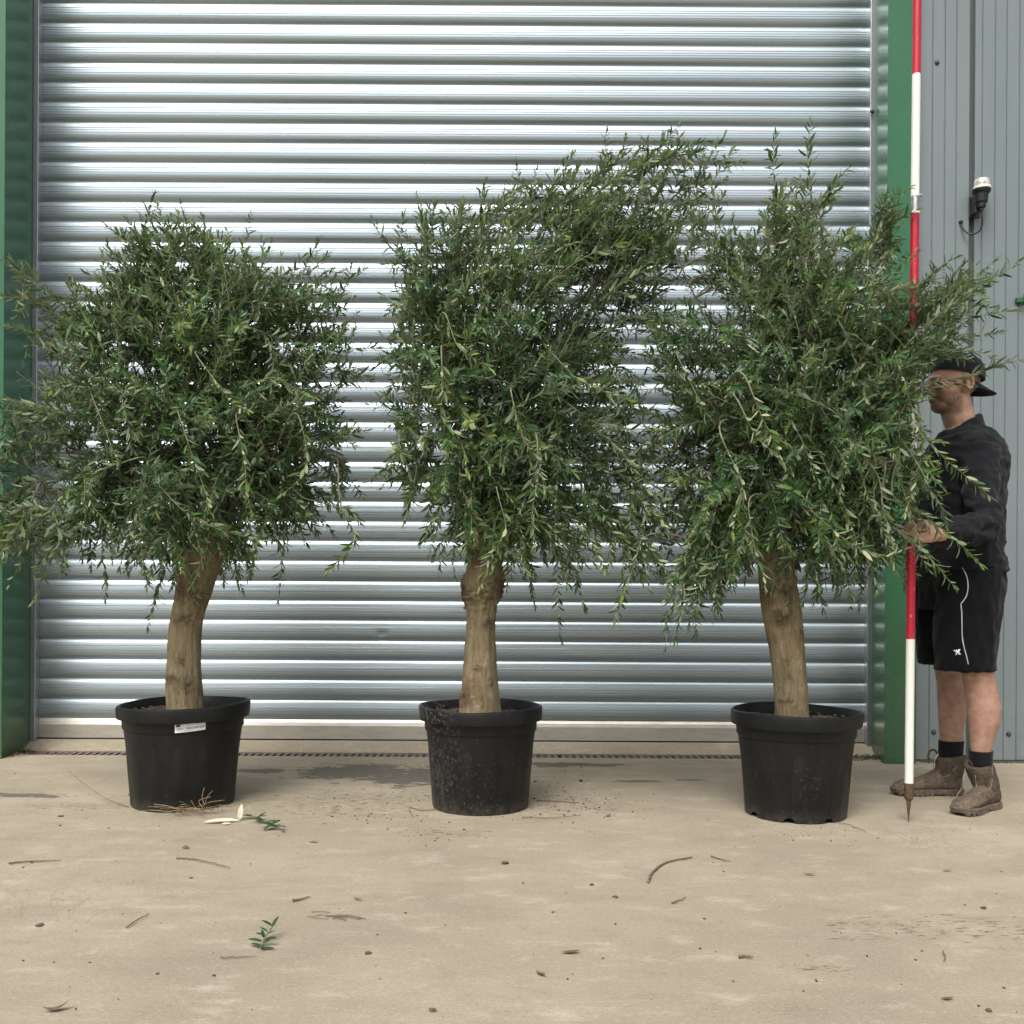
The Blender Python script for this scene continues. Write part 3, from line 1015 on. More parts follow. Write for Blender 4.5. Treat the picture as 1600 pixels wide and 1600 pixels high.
        me.polygons.add(len(T)); me.polygons.foreach_set('loop_start', np.arange(0, len(T)*3, 3, dtype=np.int32))
        me.polygons.foreach_set('use_smooth', np.ones(len(T), bool))
        me.update(calc_edges=True)
        me.materials.append(M['leaf'])
        a = me.attributes.new('tint', 'FLOAT', 'POINT')
        a.data.foreach_set('value', np.repeat(ti[rest], nt).astype(np.float32))
        tag(link(bpy.data.objects.new('crown', me), root), kind='stuff')
        print('tree', len(s.leaves), 'leaves', nl, 'in crown')

def hides_man(q):
    px = 800 + q[0]/q[1]*F; py = YH - (q[2] - H)/q[1]*F
    return (1448 < px < 1560 and 556 < py < 676) or (1475 < px and 676 <= py < 1000)
DENS = 0.80
def nv(v):
    v = np.array(v, float); return v/(np.linalg.norm(v) + 1e-9)

def make_tree(label, base, D, edges, knots, seed, lobes, shoots, crown_c, wind=None):
    root = empty('olive_tree', base, label, 'olive tree', 'olive trees in pots')
    top, tdir, trad = make_trunk(root, edges, D, knots, seed)
    T = Tree(seed)
    r = T.r
    # limbs from the trunk head into the lobes
    limbs = []
    tp = np.array(top)
    for (px, py, dd, rx, ry, rd, n, dens) in lobes:
        c = np.array(P(px, py, D + dd))
        goal = c + r.normal(0, .04, 3)
        span = np.linalg.norm(goal - tp)
        st = tp - np.array(tdir)*r.uniform(0.0, 0.04) + np.append(r.normal(0, trad*0.35, 2), 0)
        h1 = st + np.array(tdir)*span*0.30 + np.array((0, 0, span*.10)) + r.normal(0, .03, 3)
        h2 = goal - nv(goal - tp)*span*0.28 + np.array((0, 0, 0.05)) + r.normal(0, .05, 3)
        pts = bez(Vector(st), Vector(h1), Vector(h2), Vector(goal), 18)
        limbs.append((pts, 0.004 + 0.010*min(1, n/110)))
        T.limb_nodes += [(np.array(p), i/17) for i, p in enumerate(pts)]
    mb = MB()
    for pts, r0 in limbs:
        m = len(pts)
        b_ = MB(); b_.tube(pts, [r0*1.4*(1-i/m)**1.3 + 0.0018 for i in range(m)], 8)
        b_.build('limb', M['limb'], root, True)
    nodes = np.array([q[0] for q in T.limb_nodes])
    cc = np.array(P(crown_c[0], crown_c[1], D))
    for (px, py, dd, rx, ry, rd, n, dens) in lobes:
        c = np.array(P(px, py, D + dd)); s = (D + dd)/F
        ltint = r.normal(0.38, .07)
        for k in range(int(n*DENS*(0.70 if n < 50 else 1.0))):
            u = nv(r.normal(0, 1, 3))*(r.random()**0.40)
            p = c + u*np.array((rx*s, rd, ry*s))
            rel = (p - cc)
            out = nv(rel*np.array((1, 1.1, .7)))
            low = max(0, min(1, (cc[2] - p[2])/0.45))
            d = nv(out*0.9 + np.array((0, 0, 0.62 - 1.05*low)) + r.normal(0, .58, 3))
            if wind: d = nv(d + wind(px, py))
            ln = r.uniform(.13, .30)*dens
            if r.random() < .12: ln *= 1.5
            b = p - d*ln*0.5
            if any(hides_man(q) for q in (b, p, p + d*ln*.5)): continue
            droop = r.uniform(.05, .22) + .25*low
            pts = [b + d*ln*t + np.array((0, 0, -droop*ln*t*t)) for t in np.linspace(0, 1, 7)]
            # connect to the nearest limb node
            dist = np.linalg.norm(nodes - b, axis=1) + 0.10*np.maximum(0, nodes[:, 2] - b[2] + .05)
            j = int(np.argmin(dist))
            a = nodes[j]
            dl = np.linalg.norm(b - a)
            con = bez(Vector(a), Vector(a + nv(b-a)*dl*.35 + np.array((0, 0, .12*dl))), Vector(b - d*dl*.35), Vector(b), 7)
            T.stem(con, 0.0032, 0.0018)
            T.stem(pts, 0.0018, 0.0008)
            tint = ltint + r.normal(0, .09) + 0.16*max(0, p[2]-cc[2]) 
            young = r.random() < 0.05
            T.leafy(pts, start=0.02, size=0.046*r.uniform(.85, 1.15), tint=tint + (.35 if young else 0))
            if dl > 0.12:
                T.leafy([np.array(q) for q in con[2:]], start=0.1, spacing=0.028, size=0.042, tint=tint - .08)
            # a side shoot
            if r.random() < 0.55:
                q0 = pts[2]
                d2 = nv(d + r.normal(0, .6, 3))
                l2 = ln*r.uniform(.4, .7)
                p2 = [q0 + d2*l2*t + np.array((0, 0, -droop*l2*t*t)) for t in np.linspace(0, 1, 5)]
                T.stem(p2, 0.0013, 0.0007)
                T.leafy(p2, start=0.1, size=0.041, tint=tint + .05)
    # long single shoots read off the photograph: (points, depth offsets, tint, leaf size)
    for pts, dd0, dd1, tint, size in shoots:
        m = len(pts)
        w = [P(a, b, D + dd0 + (dd1-dd0)*i/(m-1)) for i, (a, b) in enumerate(pts)]
        path = catmull(w, 8)
        b = np.array(path[0])
        j = int(np.argmin(np.linalg.norm(nodes - b, axis=1)))
        a = nodes[j]; dl = np.linalg.norm(b - a)
        d0 = nv(np.array(path[1]) - b)
        con = bez(Vector(a), Vector(a + (b-a)*.35 + np.array((0, 0, .05))), Vector(b - d0*dl*.3), Vector(b), 9)
        T.stem(con, 0.0045, 0.0028)
        T.stem(path, 0.0028, 0.0009)
        T.leafy(path, start=0.05, spacing=0.018, size=size*.85, tint=tint*.8, flip=0.38, up=0.25)
    T.finish(root)
    return root

# ---- left tree
D1 = C1.y
kn1 = [(P(285, 968, D1 - .08), .03, .02, .006, .9), (P(292, 1071, D1 - .08), .022, .022, .004, 1.0), (P(268, 1060, D1 - .06), .03, .015, .004, .8),
       (P(281, 1032, D1 - .075), .014, .016, .003, 1.0), (P(312, 1072, D1 - .05), .02, .01, .003, .8), (P(290, 925, D1 - .07), .06, .04, .004, .6)]
make_tree('left olive tree in the stickered pot, rounded crown reaching the left edge', C1, D1,
    [(1125, 260, 321), (1104, 261, 318), (1065, 260, 315), (1030, 262, 313), (990, 264, 314), (955, 270, 321), (925, 277, 331), (890, 282, 341), (855, 292, 354), (820, 305, 366)],
    kn1, 11,
    [(300, 400, 0, 70, 50, .22, 62, 1), (345, 455, 0, 115, 55, .32, 84, 1), (270, 540, 0, 150, 70, .40, 125, 1), (390, 560, .0, 110, 75, .40, 84, 1), (190, 640, 0, 110, 85, .40, 105, 1),
     (320, 660, 0, 175, 75, .46, 130, 1), (440, 650, .02, 80, 80, .38, 84, 1), (310, 760, 0, 180, 70, .46, 135, 1), (190, 755, 0, 80, 60, .38, 54, 1), (425, 745, 0, 65, 60, .36, 52, 1), (300, 830, 0, 100, 36, .34, 56, .9),
     (185, 500, 0, 70, 60, .25, 64, 1), (235, 440, 0, 50, 45, .2, 52, 1), (420, 480, 0, 70, 50, .25, 52, 1), (110, 520, -.05, 60, 45, .22, 36, 1), (45, 455, -.1, 40, 35, .12, 9, .9), (45, 690, -.05, 60, 60, .22, 34, 1), (30, 790, -.1, 65, 60, .22, 44, 1), (500, 450, .05, 60, 45, .20, 30, 1), (525, 560, .08, 50, 55, .22, 34, 1), (520, 690, .05, 45, 60, .22, 30, 1), (115, 825, -.05, 50, 32, .22, 18, .9)],
    [([(228, 420), (226, 380), (228, 345), (240, 305)], 0, -.05, .5, .055), ([(120, 500), (70, 455), (20, 415), (-10, 400)], -.1, -.2, .5, .055),
     ([(280, 650), (300, 710), (318, 760), (330, 800)], -.42, -.5, .7, .060), ([(370, 660), (382, 720), (386, 770), (392, 800)], -.44, -.52, .85, .062), ([(310, 560), (340, 600), (365, 630), (385, 640)], -.40, -.5, .9, .062),
     ([(390, 600), (430, 590), (465, 610), (490, 620)], -.38, -.45, .9, .058), ([(470, 660), (480, 710), (470, 745), (445, 770)], -.38, -.42, .75, .06), ([(250, 760), (290, 800), (350, 830), (420, 845)], -.45, -.5, .6, .058),
     ([(60, 760), (30, 820), (5, 860), (-15, 890)], -.2, -.3, .8, .058), ([(540, 810), (556, 840), (540, 865), (510, 895)], -.1, -.2, .8, .058), ([(430, 830), (440, 870), (438, 905), (435, 935)], -.1, -.1, .15, .05),
     ([(160, 840), (160, 870), (165, 900), (165, 935)], -.1, -.15, .5, .052), ([(215, 850), (225, 880), (228, 905), (240, 920)], -.1, -.1, .4, .05), ([(300, 850), (315, 870), (310, 890), (300, 915)], -.3, -.35, .7, .055), ([(140, 610), (160, 660), (175, 700), (185, 720)], -.35, -.45, .6, .058),
     ([(150, 640), (100, 650), (50, 660), (5, 655)], -.1, -.2, .3, .055), ([(110, 560), (70, 545), (45, 540), (40, 560)], -.1, -.2, .35, .055), ([(520, 500), (535, 460), (545, 430), (550, 415)], 0, 0, .7, .055), ([(470, 440), (480, 410), (490, 390), (497, 375)], 0, .0, .3, .05),
     ([(200, 720), (150, 740), (140, 780), (170, 820)], -.4, -.45, .65, .055), ([(480, 780), (520, 790), (550, 800), (562, 815)], -.1, -.15, .4, .055)],
    (300, 660))

# ---- middle tree
D2 = C2.y
kn2 = [(P(722, 922, D2 - .02), .06, .042, .020, .75), (P(784, 920, D2 - .03), .055, .045, .022, .7), (P(768, 972, D2 - .06), .025, .022, .008, 1.0),
       (P(745, 1042, D2 - .075), .016, .010, .008, .3), (P(773, 1065, D2 - .06), .014, .014, .004, .9), (P(722, 1090, D2 - .05), .04, .03, .010, .6), (P(760, 870, D2 - .06), .06, .03, .004, .6)]
make_tree('middle olive tree with a leafy plume leaning up to the right', C2, D2,
    [(1135, 712, 788), (1112, 717, 783), (1085, 722, 780), (1050, 724, 776), (1010, 726, 774), (970, 729, 774), (940, 729, 776), (915, 726, 781), (885, 730, 784), (855, 734, 789), (820, 738, 800)],
    kn2, 23,
    [(700, 400, 0, 85, 55, .22, 56, 1), (690, 490, 0, 85, 70, .30, 84, 1), (820, 430, 0, 120, 65, .34, 90, 1), (820, 530, 0, 140, 75, .42, 125, 1), (720, 600, 0, 110, 85, .40, 110, 1), (860, 620, 0, 120, 80, .42, 105, 1),
     (760, 700, 0, 140, 70, .44, 115, 1), (880, 730, 0, 110, 75, .40, 84, 1), (740, 780, 0, 100, 50, .36, 68, 1), (840, 800, 0, 130, 45, .36, 68, 1), (930, 390, .0, 95, 65, .28, 78, 1), (980, 325, .05, 105, 55, .26, 46, .95), (1010, 262, .05, 85, 40, .2, 24, .85), (1085, 275, .05, 45, 40, .16, 16, .8), (985, 405, 0, 65, 60, .24, 48, .95), (1015, 360, 0, 50, 45, .18, 18, .9), (890, 320, .0, 90, 45, .2, 44, .9), (800, 315, 0, 80, 30, .15, 18, .8), (800, 340, 0, 90, 35, .15, 24, .85),
     (640, 520, .0, 40, 90, .20, 26, 1), (630, 680, 0, 45, 70, .20, 24, 1), (980, 470, .0, 60, 60, .22, 34, 1), (990, 800, -.05, 50, 65, .20, 42, 1), (985, 640, .05, 55, 70, .22, 22, .9), (990, 720, 0, 55, 55, .2, 22, .95)],
    [([(640, 420), (610, 385), (590, 360), (583, 345)], 0, 0, .3, .055), ([(760, 370), (750, 340), (752, 310), (758, 285)], 0, 0, .3, .055), ([(860, 330), (830, 300), (812, 280), (806, 255)], 0, 0, .3, .052), ([(960, 280), (950, 245), (945, 220), (948, 205)], 0, 0, .3, .052),
     ([(1040, 250), (1080, 240), (1110, 250), (1145, 255)], 0, 0, .3, .055), ([(1050, 260), (1060, 225), (1058, 210), (1050, 205)], 0, 0, .3, .052), ([(1000, 300), (1010, 250), (1012, 225), (1005, 215)], 0, 0, .3, .052), ([(880, 330), (885, 300), (880, 270), (884, 250)], 0, 0, .3, .052),
     ([(690, 560), (692, 610), (690, 650), (720, 690), (730, 735)], -.42, -.52, 1.0, .066), ([(700, 500), (715, 540), (740, 560), (765, 575)], -.36, -.46, .95, .064), ([(870, 560), (900, 590), (940, 610), (985, 625)], -.36, -.45, .95, .064), ([(800, 620), (815, 680), (840, 720), (850, 760)], -.42, -.5, .6, .060),
     ([(840, 700), (840, 750), (832, 800), (836, 850)], -.42, -.48, .85, .060), ([(780, 780), (790, 830), (765, 870), (752, 915)], -.36, -.36, .95, .060), ([(860, 830), (870, 880), (872, 930), (875, 995)], -.15, -.2, .25, .052), ([(880, 840), (895, 890), (905, 925), (915, 950)], -.1, -.1, .2, .05),
     ([(1000, 830), (990, 880), (975, 920), (960, 970)], -.1, -.2, .8, .056), ([(720, 760), (700, 830), (690, 870), (685, 900)], -.15, -.15, .3, .05), ([(650, 740), (640, 780), (635, 800), (632, 815)], -.1, -.1, .4, .052), ([(900, 640), (930, 660), (980, 670), (1010, 690)], -.3, -.3, .4, .055), ([(940, 400), (980, 380), (1020, 360), (1060, 350)], -.1, -.1, .3, .055), ([(860, 440), (900, 410), (940, 390), (975, 380)], -.34, -.4, .8, .06), ([(930, 470), (980, 460), (1020, 455), (1045, 440)], 0, 0, .15, .055), ([(780, 380), (850, 330), (920, 280), (985, 235)], -.1, -.05, .35, .05), ([(840, 400), (920, 350), (1000, 300), (1075, 265)], -.15, -.1, .4, .05), ([(720, 390), (780, 340), (840, 305), (900, 270)], 0, 0, .3, .05), ([(900, 400), (970, 360), (1030, 330), (1090, 310)], -.1, 0, .35, .05)],
    (800, 620), lambda px, py: np.array((.65, 0, .42)) if px - py > 480 else np.array((.35, 0, .15)))

# ---- right tree
D3 = C3.y
kn3 = [(P(1222, 965, D3 - .08), .030, .022, .010, 1.0), (P(1228, 925, D3 - .07), .02, .02, .006, .9), (P(1198, 925, D3 - .05), .03, .035, .008, .8), (P(1233, 1060, D3 - .075), .014, .014, .003, .8),
       (P(1249, 990, D3 - .04), .02, .02, .006, .7), (P(1220, 1095, D3 - .06), .03, .008, .004, .7), (P(1226, 1032, D3 - .075), .01, .012, .002, .7)]
make_tree('right olive tree whose branches cross the measuring pole and the man', C3, D3,
    [(1140, 1208, 1268), (1118, 1212, 1264), (1085, 1211, 1262), (1050, 1208, 1259), (1015, 1203, 1256), (980, 1195, 1253), (950, 1190, 1250), (920, 1187, 1245), (885, 1185, 1241), (850, 1186, 1243)],
    kn3, 37,
    [(1245, 345, 0, 50, 55, .16, 42, .95), (1190, 410, 0, 85, 55, .24, 56, 1), (1270, 430, 0, 85, 60, .26, 68, 1), (1190, 510, 0, 120, 65, .38, 100, 1), (1320, 500, 0, 100, 65, .34, 84, 1), (1220, 610, 0, 150, 80, .44, 135, 1), (1350, 600, 0, 90, 75, .38, 84, 1),
     (1130, 640, 0, 80, 70, .36, 72, 1), (1240, 700, 0, 150, 70, .44, 115, 1), (1360, 700, -.05, 70, 70, .34, 62, 1), (1250, 790, 0, 130, 60, .40, 110, 1), (1140, 780, 0, 85, 75, .36, 78, 1), (1110, 860, -.05, 65, 50, .25, 48, 1), (1350, 800, -.05, 75, 60, .30, 56, 1), (1240, 850, 0, 80, 28, .3, 32, .9),
     (1065, 530, -.05, 45, 60, .22, 42, 1), (1085, 380, 0, 55, 60, .16, 22, .9), (1375, 370, 0, 35, 45, .14, 26, .95), (1470, 460, -.1, 65, 45, .20, 46, 1), (1430, 540, -.15, 65, 55, .22, 56, 1), (1418, 630, -.25, 32, 50, .12, 34, .9), (1432, 710, -.28, 36, 45, .12, 34, .9), (1060, 690, 0, 50, 70, .22, 28, 1)],
    [([(1270, 340), (1266, 290), (1262, 240), (1267, 190)], 0, 0, .4, .056), ([(1215, 370), (1212, 310), (1208, 260), (1211, 212)], 0, 0, .4, .056), ([(1280, 330), (1300, 290), (1318, 270), (1332, 258)], 0, 0, .5, .05), ([(1370, 380), (1390, 345), (1398, 325), (1402, 318)], 0, -.05, .6, .052), ([(1120, 400), (1118, 350), (1125, 320), (1130, 305)], 0, 0, .35, .052),
     ([(1470, 460), (1520, 450), (1560, 430), (1592, 408)], -.1, -.15, .5, .056), ([(1440, 520), (1500, 500), (1550, 490), (1600, 480)], -.1, -.15, .45, .056), ([(1440, 480), (1460, 430), (1480, 410), (1495, 402)], -.1, -.15, .55, .054), ([(1440, 600), (1510, 588), (1560, 570), (1600, 562)], -.25, -.3, .2, .052), ([(1440, 560), (1490, 550), (1530, 550), (1558, 562)], -.2, -.3, .5, .052),
     ([(1430, 612), (1460, 606), (1490, 600), (1520, 602)], -.28, -.32, .3, .036), ([(1430, 660), (1470, 710), (1510, 745), (1545, 775)], -.3, -.36, .8, .058), ([(1430, 700), (1450, 760), (1470, 790), (1480, 830)], -.3, -.35, .4, .054), ([(1400, 780), (1450, 810), (1500, 850), (1530, 880)], -.3, -.38, .7, .058), ([(1390, 820), (1430, 850), (1460, 880), (1490, 915)], -.3, -.35, .8, .054), ([(1440, 660), (1440, 700), (1432, 750), (1415, 800)], -.3, -.4, .9, .058),
     ([(1130, 690), (1160, 760), (1150, 800), (1145, 830)], -.36, -.46, .8, .06), ([(1170, 600), (1190, 650), (1210, 690), (1222, 720)], -.42, -.5, .95, .062), ([(1160, 640), (1180, 680), (1200, 700), (1215, 715)], -.42, -.48, .7, .06), ([(1330, 690), (1370, 740), (1380, 790), (1395, 850)], -.36, -.42, .5, .055), ([(1060, 560), (1080, 600), (1100, 640), (1112, 655)], -.25, -.3, .8, .055),
     ([(1060, 880), (1050, 930), (1042, 970), (1040, 1010)], -.1, -.15, .4, .052), ([(1090, 860), (1070, 900), (1060, 930), (1050, 955)], -.15, -.2, .8, .055), ([(1120, 870), (1118, 910), (1120, 940), (1115, 965)], -.15, -.2, .4, .05), ([(1170, 800), (1180, 860), (1190, 890), (1195, 915)], -.36, -.4, .85, .056), ([(1300, 830), (1310, 880), (1280, 920), (1270, 945)], -.15, -.15, .3, .05), ([(1000, 850), (985, 900), (970, 940), (965, 965)], -.05, -.1, .4, .05), ([(1270, 800), (1330, 850), (1380, 870), (1410, 860)], -.36, -.4, .75, .056), ([(1400, 560), (1420, 620), (1440, 680), (1470, 690)], -.32, -.4, .85, .056), ([(1402, 740), (1418, 785), (1428, 815), (1438, 850)], -.3, -.36, .7, .046)],
    (1230, 640))
#@@MAN
# ------------------------------------------------------------------ measuring pole
HD = 3.74
tip = G(1419.5, 1285)
pt = P(1433, 0, 3.86)
pdir = (pt - tip).normalized()
def on_pole(py):
    # point of the pole at a photo row
    lo, hi = 0.0, 3.4
    for _ in range(40):
        m = (lo + hi)/2
        q = tip + pdir*m
        v = (q.z - H)/q.y*F
        if YH - v > py: lo = m
        else: hi = m
    return tip + pdir*lo
pole = empty('measuring_pole', tip, 'tall red and white banded measuring pole held upright by the man', 'measuring pole')
RP = 0.0160
def band(name, pa, pb, mat, r=RP, r2=None):
    MB().tube([on_pole(pa) if not isinstance(pa, Vector) else pa, on_pole(pb) if not isinstance(pb, Vector) else pb], [r, r2 or r], 20).build(name, mat, pole, True)
mb = MB(); mb.tube([tip, tip + pdir*.03, tip + pdir*.085, on_pole(1246), on_pole(1243), on_pole(1220)], [.001, .004, .0095, .0125, .0165, .0172], 16)
auto_smooth(mb.build('spike', M['rust'], pole), 30)
for a, b, m_ in ((1220, 995, 'pole_white'), (995, 772, 'pole_red'), (772, 552, 'pole_white'), (552, 331, 'pole_red')):
    o = MB().tube([on_pole(a), on_pole(b)], RP, 20); auto_smooth(o.build('painted_band', M[m_], pole), 40)
auto_smooth(MB().tube([on_pole(331), on_pole(327)], RP*1.12, 20).build('collar', M['pole_white'], pole), 40)
auto_smooth(MB().tube([on_pole(327), on_pole(304)], RP*.93, 20).build('joint_sleeve', M['steel'], pole), 40)
q = on_pole(301); MB().box((q.x + .012, q.y - .006, q.z - .004), (q.x + .026, q.y + .004, q.z + .004), .001).build('locking_pin', M['steel'], pole)
auto_smooth(MB().tube([on_pole(304), on_pole(113)], RP, 20).build('painted_band', M['pole_white'], pole), 40)
auto_smooth(MB().tube([on_pole(113), on_pole(113) + pdir*.55], RP, 20).build('painted_band', M['pole_red'], pole), 40)

# ------------------------------------------------------------------ man
def mat_skin():
    t = NT('skin')
    n = t.noise(t.pos(), 28, 5)
    col = t.ramp(n, [(0.3, (0.33, 0.185, 0.130)), (0.5, (0.42, 0.250, 0.180)), (0.7, (0.49, 0.31, 0.235))])
    col = t.mix(t.ramp(t.noise(t.pos((1, 1, .6)), 75, 5, .7), [(.35, .25), (.55, 0.0)]), col, (0.29, 0.15, 0.10))
    at = t.new('ShaderNodeAttribute', attribute_name='hair')
    hn = t.noise(t.pos((1, 1, 0.35)), 260, 3, 0.7)
    col = t.mix(t.math('MULTIPLY', at.outputs['Fac'], t.ramp(hn, [(0.35, 1.0), (0.58, 0.6)])), col, (0.055, 0.032, 0.020))
    t.bump(t.noise(t.pos(), 160, 3), 0.12, 0.002)
    return t.set(color=col, rough=0.55, spec=0.35, sss=0.0)
M['skin'] = mat_skin()
def mat_cloth(name, c, weave=900):
    t = NT(name)
    n = t.noise(t.pos(), 14, 5)
    col = t.ramp(n, [(0.3, tuple(x*.8 for x in c)), (0.7, tuple(x*1.25 for x in c))])
    t.bump(t.noise(t.pos(), weave, 2), 0.25, 0.002)
    return t.set(color=col, rough=0.9, spec=0.12, sheen=0.07)
M['sweat'] = mat_cloth('black_sweatshirt', (0.0135, 0.0148, 0.0172))
M['shorts'] = mat_cloth('black_shorts', (0.0045, 0.005, 0.006))
M['sock'] = mat_cloth('black_sock', (0.009, 0.009, 0.010))
M['cap'] = mat_cloth('black_cap', (0.010, 0.011, 0.012))
def mat_boot():
    t = NT('dusty_brown_leather')
    n = t.noise(t.pos(), 22, 6, 0.7)
    d = t.noise(t.pos(), 60, 5, 0.75)
    col = t.ramp(n, [(0.3, (0.040, 0.028, 0.020)), (0.7, (0.085, 0.064, 0.047))])
    sep = t.new('ShaderNodeSeparateXYZ'); t.link(t.pos(), sep.inputs[0])
    low = t.ramp(sep.outputs[2], [(0.0, 0.8), (0.14, 0.2)])
    col = t.mix(t.math('MULTIPLY', low, t.ramp(d, [(0.35, 0.1), (0.62, 0.9)])), col, (0.26, 0.205, 0.15))
    t.bump(t.math('ADD', n, d), 0.5, 0.005)
    return t.set(color=col, rough=0.85, spec=0.2)
M['boot'] = mat_boot()
M['sole'] = simple('dusty_sole', (0.12, 0.095, 0.072), 0.9, 0.45, 50, 0.4)
M['elastic'] = simple('boot_elastic', (0.05, 0.036, 0.027), 0.9, 0.3, 120, 0.4)
M['stitch'] = simple('boot_stitch', (0.27, 0.22, 0.17), 0.85, 0.15, 60)
M['piping'] = simple('grey_piping', (0.42, 0.43, 0.44), 0.5, 0.08, 60)
M['emblem'] = simple('white_emblem', (0.75, 0.76, 0.77), 0.5, 0.03, 60)

def remesh(mb, name, mat, parent, voxel, smooth_it=6, factor=0.5, disp=None):
    me = bpy.data.meshes.new(name); me.from_pydata(mb.v, [], mb.f); me.update()
    bm = bmesh.new(); bm.from_mesh(me); bmesh.ops.recalc_face_normals(bm, faces=bm.faces[:]); bm.to_mesh(me); bm.free()
    o = bpy.data.objects.new(name, me); COL.objects.link(o)
    m = o.modifiers.new('r', 'REMESH'); m.mode = 'VOXEL'; m.voxel_size = voxel
    if smooth_it:
        m = o.modifiers.new('s', 'SMOOTH'); m.factor = factor; m.iterations = smooth_it
    dg = bpy.context.evaluated_depsgraph_get()
    me2 = bpy.data.meshes.new_from_object(o.evaluated_get(dg))
    bpy.data.objects.remove(o)
    me2.name = name
    if disp:
        nn = len(me2.vertices)
        co = np.zeros(nn*3); me2.vertices.foreach_get('co', co); co = co.reshape(-1, 3)
        no = np.zeros(nn*3); me2.vertices.foreach_get('normal', no); no = no.reshape(-1, 3)
        d = np.array([disp(Vector(c)) for c in co])
        co += no*d[:, None]
        me2.vertices.foreach_set('co', co.ravel())
        me2.update()
    me2.polygons.foreach_set('use_smooth', [True]*len(me2.polygons))
    me2.materials.clear(); me2.materials.append(mat)
    ob = bpy.data.objects.new(name, me2)
    link(ob, parent)
    return ob

DN, DM, DF = 3.95, 4.09, 4.26       # near leg, middle, far leg
man_c = (P(1500, 1250, DM).x, DM, 0)
man = empty('person', man_c, 'man in black cap, sweatshirt and shorts holding the measuring pole', 'person')
s_ = F / DM

def leg_rings(D, rows):
    """rows: (py, left, right, depth half-width)"""
    out = []
    for py, a, b, w in rows:
        c = P((a+b)/2, py, D)
        out.append((c, ((b-a)/2/F*D, 0, 0), (0, w, 0)))
    return out
HX, HZ = 0, 0
hand_p = on_pole(829)
hx, hy, hz = hand_p.x, hand_p.y, hand_p.z
sh_n = P(1528, 706, 3.94); el_n = P(1536, 822, 3.82); wr_n = Vector((hx + .088, hy - .030, hz - .008))
sh_f = P(1510, 700, 4.22); el_f = P(1520, 830, 4.30); wr_f = P(1490, 905, 4.27)

body = MB()
# torso core (under the clothes)
body.loft(leg_rings(DM, [(940, 1460, 1540, .10), (900, 1450, 1550, .145), (830, 1450, 1552, .155), (760, 1452, 1556, .165), (715, 1460, 1556, .18), (690, 1470, 1550, .15), (672, 1478, 1542, .09)]), 24)
# neck
body.loft([(P(1512, 690, DM), (.075, 0, 0), (0, .075, 0)), (P(1503, 668, DM), (.066, 0, 0), (0, .064, 0)), (P(1496, 648, DM), (.062, 0, .012), (0, .059, 0)), (P(1490, 620, DM), (.062, 0, .012), (0, .058, 0))], 20)
# head: facing -x
hc = P(1490, 597, DM)
body.ball(hc + Vector((.010, 0, .022)), (.098, .077, .088), n=28, m=18)
body.ball(hc + Vector((-.032, 0, -.030)), (.064, .061, .088), n=24, m=16)      # face block
body.ball(hc + Vector((-.055, 0, -.100)), (.037, .043, .030))                    # chin
body.ball(hc + Vector((-.020, .032, -.078)), (.056, .026, .034), Matrix.Rotation(.35, 3, 'Y'))
body.ball(hc + Vector((-.020, -.032, -.078)), (.056, .026, .034), Matrix.Rotation(.35, 3, 'Y'))
body.ball(hc + Vector((-.082, 0, .008)), (.020, .052, .014))                     # brow
body.ball(hc + Vector((-.100, 0, -.022)), (.013, .012, .030), Matrix.Rotation(.30, 3, 'Y'))
body.ball(hc + Vector((-.110, 0, -.040)), (.017, .017, .013))                    # nose tip
body.ball(hc + Vector((-.088, 0, -.064)), (.016, .026, .009))
body.ball(hc + Vector((-.086, 0, -.079)), (.015, .023, .009))
for sy in (1, -1):
    body.ball(hc + Vector((-.068, sy*.046, -.028)), (.028, .020, .022))          # cheekbone
    e = hc + Vector((.026, sy*.078, -.018))
    R = Matrix.Rotation(-.2, 3, 'Y') @ Matrix.Rotation(sy*.35, 3, 'Z')
    for kx in range(12):
        w = math.pi*(-0.62 + 1.45*kx/11)
        body.ball(e + R @ Vector((.014*math.cos(w)+.004, sy*.006, .027*math.sin(w)+.002)), (.006, .005, .007), n=8, m=6)
    body.ball(e + R @ Vector((-.002, -sy*.002, 0)), (.013, .007, .022), n=12, m=8)
    body.ball(e + R @ Vector((-.004, sy*.002, -.024)), (.007, .006, .009), n=8, m=6)
# arms
def arm(sh, el, wr):
    body.tube([sh, sh.lerp(el, .35), el, el.lerp(wr, .3), el.lerp(wr, .75), wr], [.055, .052, .042, .043, .032, .027], 16)
arm(sh_n, el_n, wr_n); arm(sh_f, el_f, wr_f)
# near hand round the pole: palm on the camera side, fingers over the front and back behind
body.loft([(wr_n, (0, .019, 0), (.004, 0, .026)), (Vector((hx + .060, hy - .033, hz - .004)), (0, .016, 0), (.002, 0, .036)), (Vector((hx + .030, hy - .034, hz)), (0, .015, 0), (0, 0, .042)), (Vector((hx + .006, hy - .033, hz + .001)), (0, .013, 0), (0, 0, .041)), (Vector((hx - .008, hy - .030, hz)), (0, .008, 0), (0, 0, .036))], 20)
for i, (dz, L) in enumerate(((.0315, 1.0), (.0105, 1.06), (-.0105, 1.0), (-.0310, .86))):
    z = hz + dz
    body.tube([(hx + .010, hy - .033, z), (hx - .010, hy - .0335, z), (hx - .027*L, hy - .022, z - .001), (hx - .029*L, hy - .002, z - .002), (hx - .022*L, hy + .017, z - .002), (hx - .004, hy + .0265, z - .001), (hx + .010*L, hy + .024, z)],
              [.010, .0108, .0095, .0088, .0088, .0082, .0066], 10)
    body.ball((hx - .010, hy - .037, z), (.0105, .009, .010), n=10, m=8)
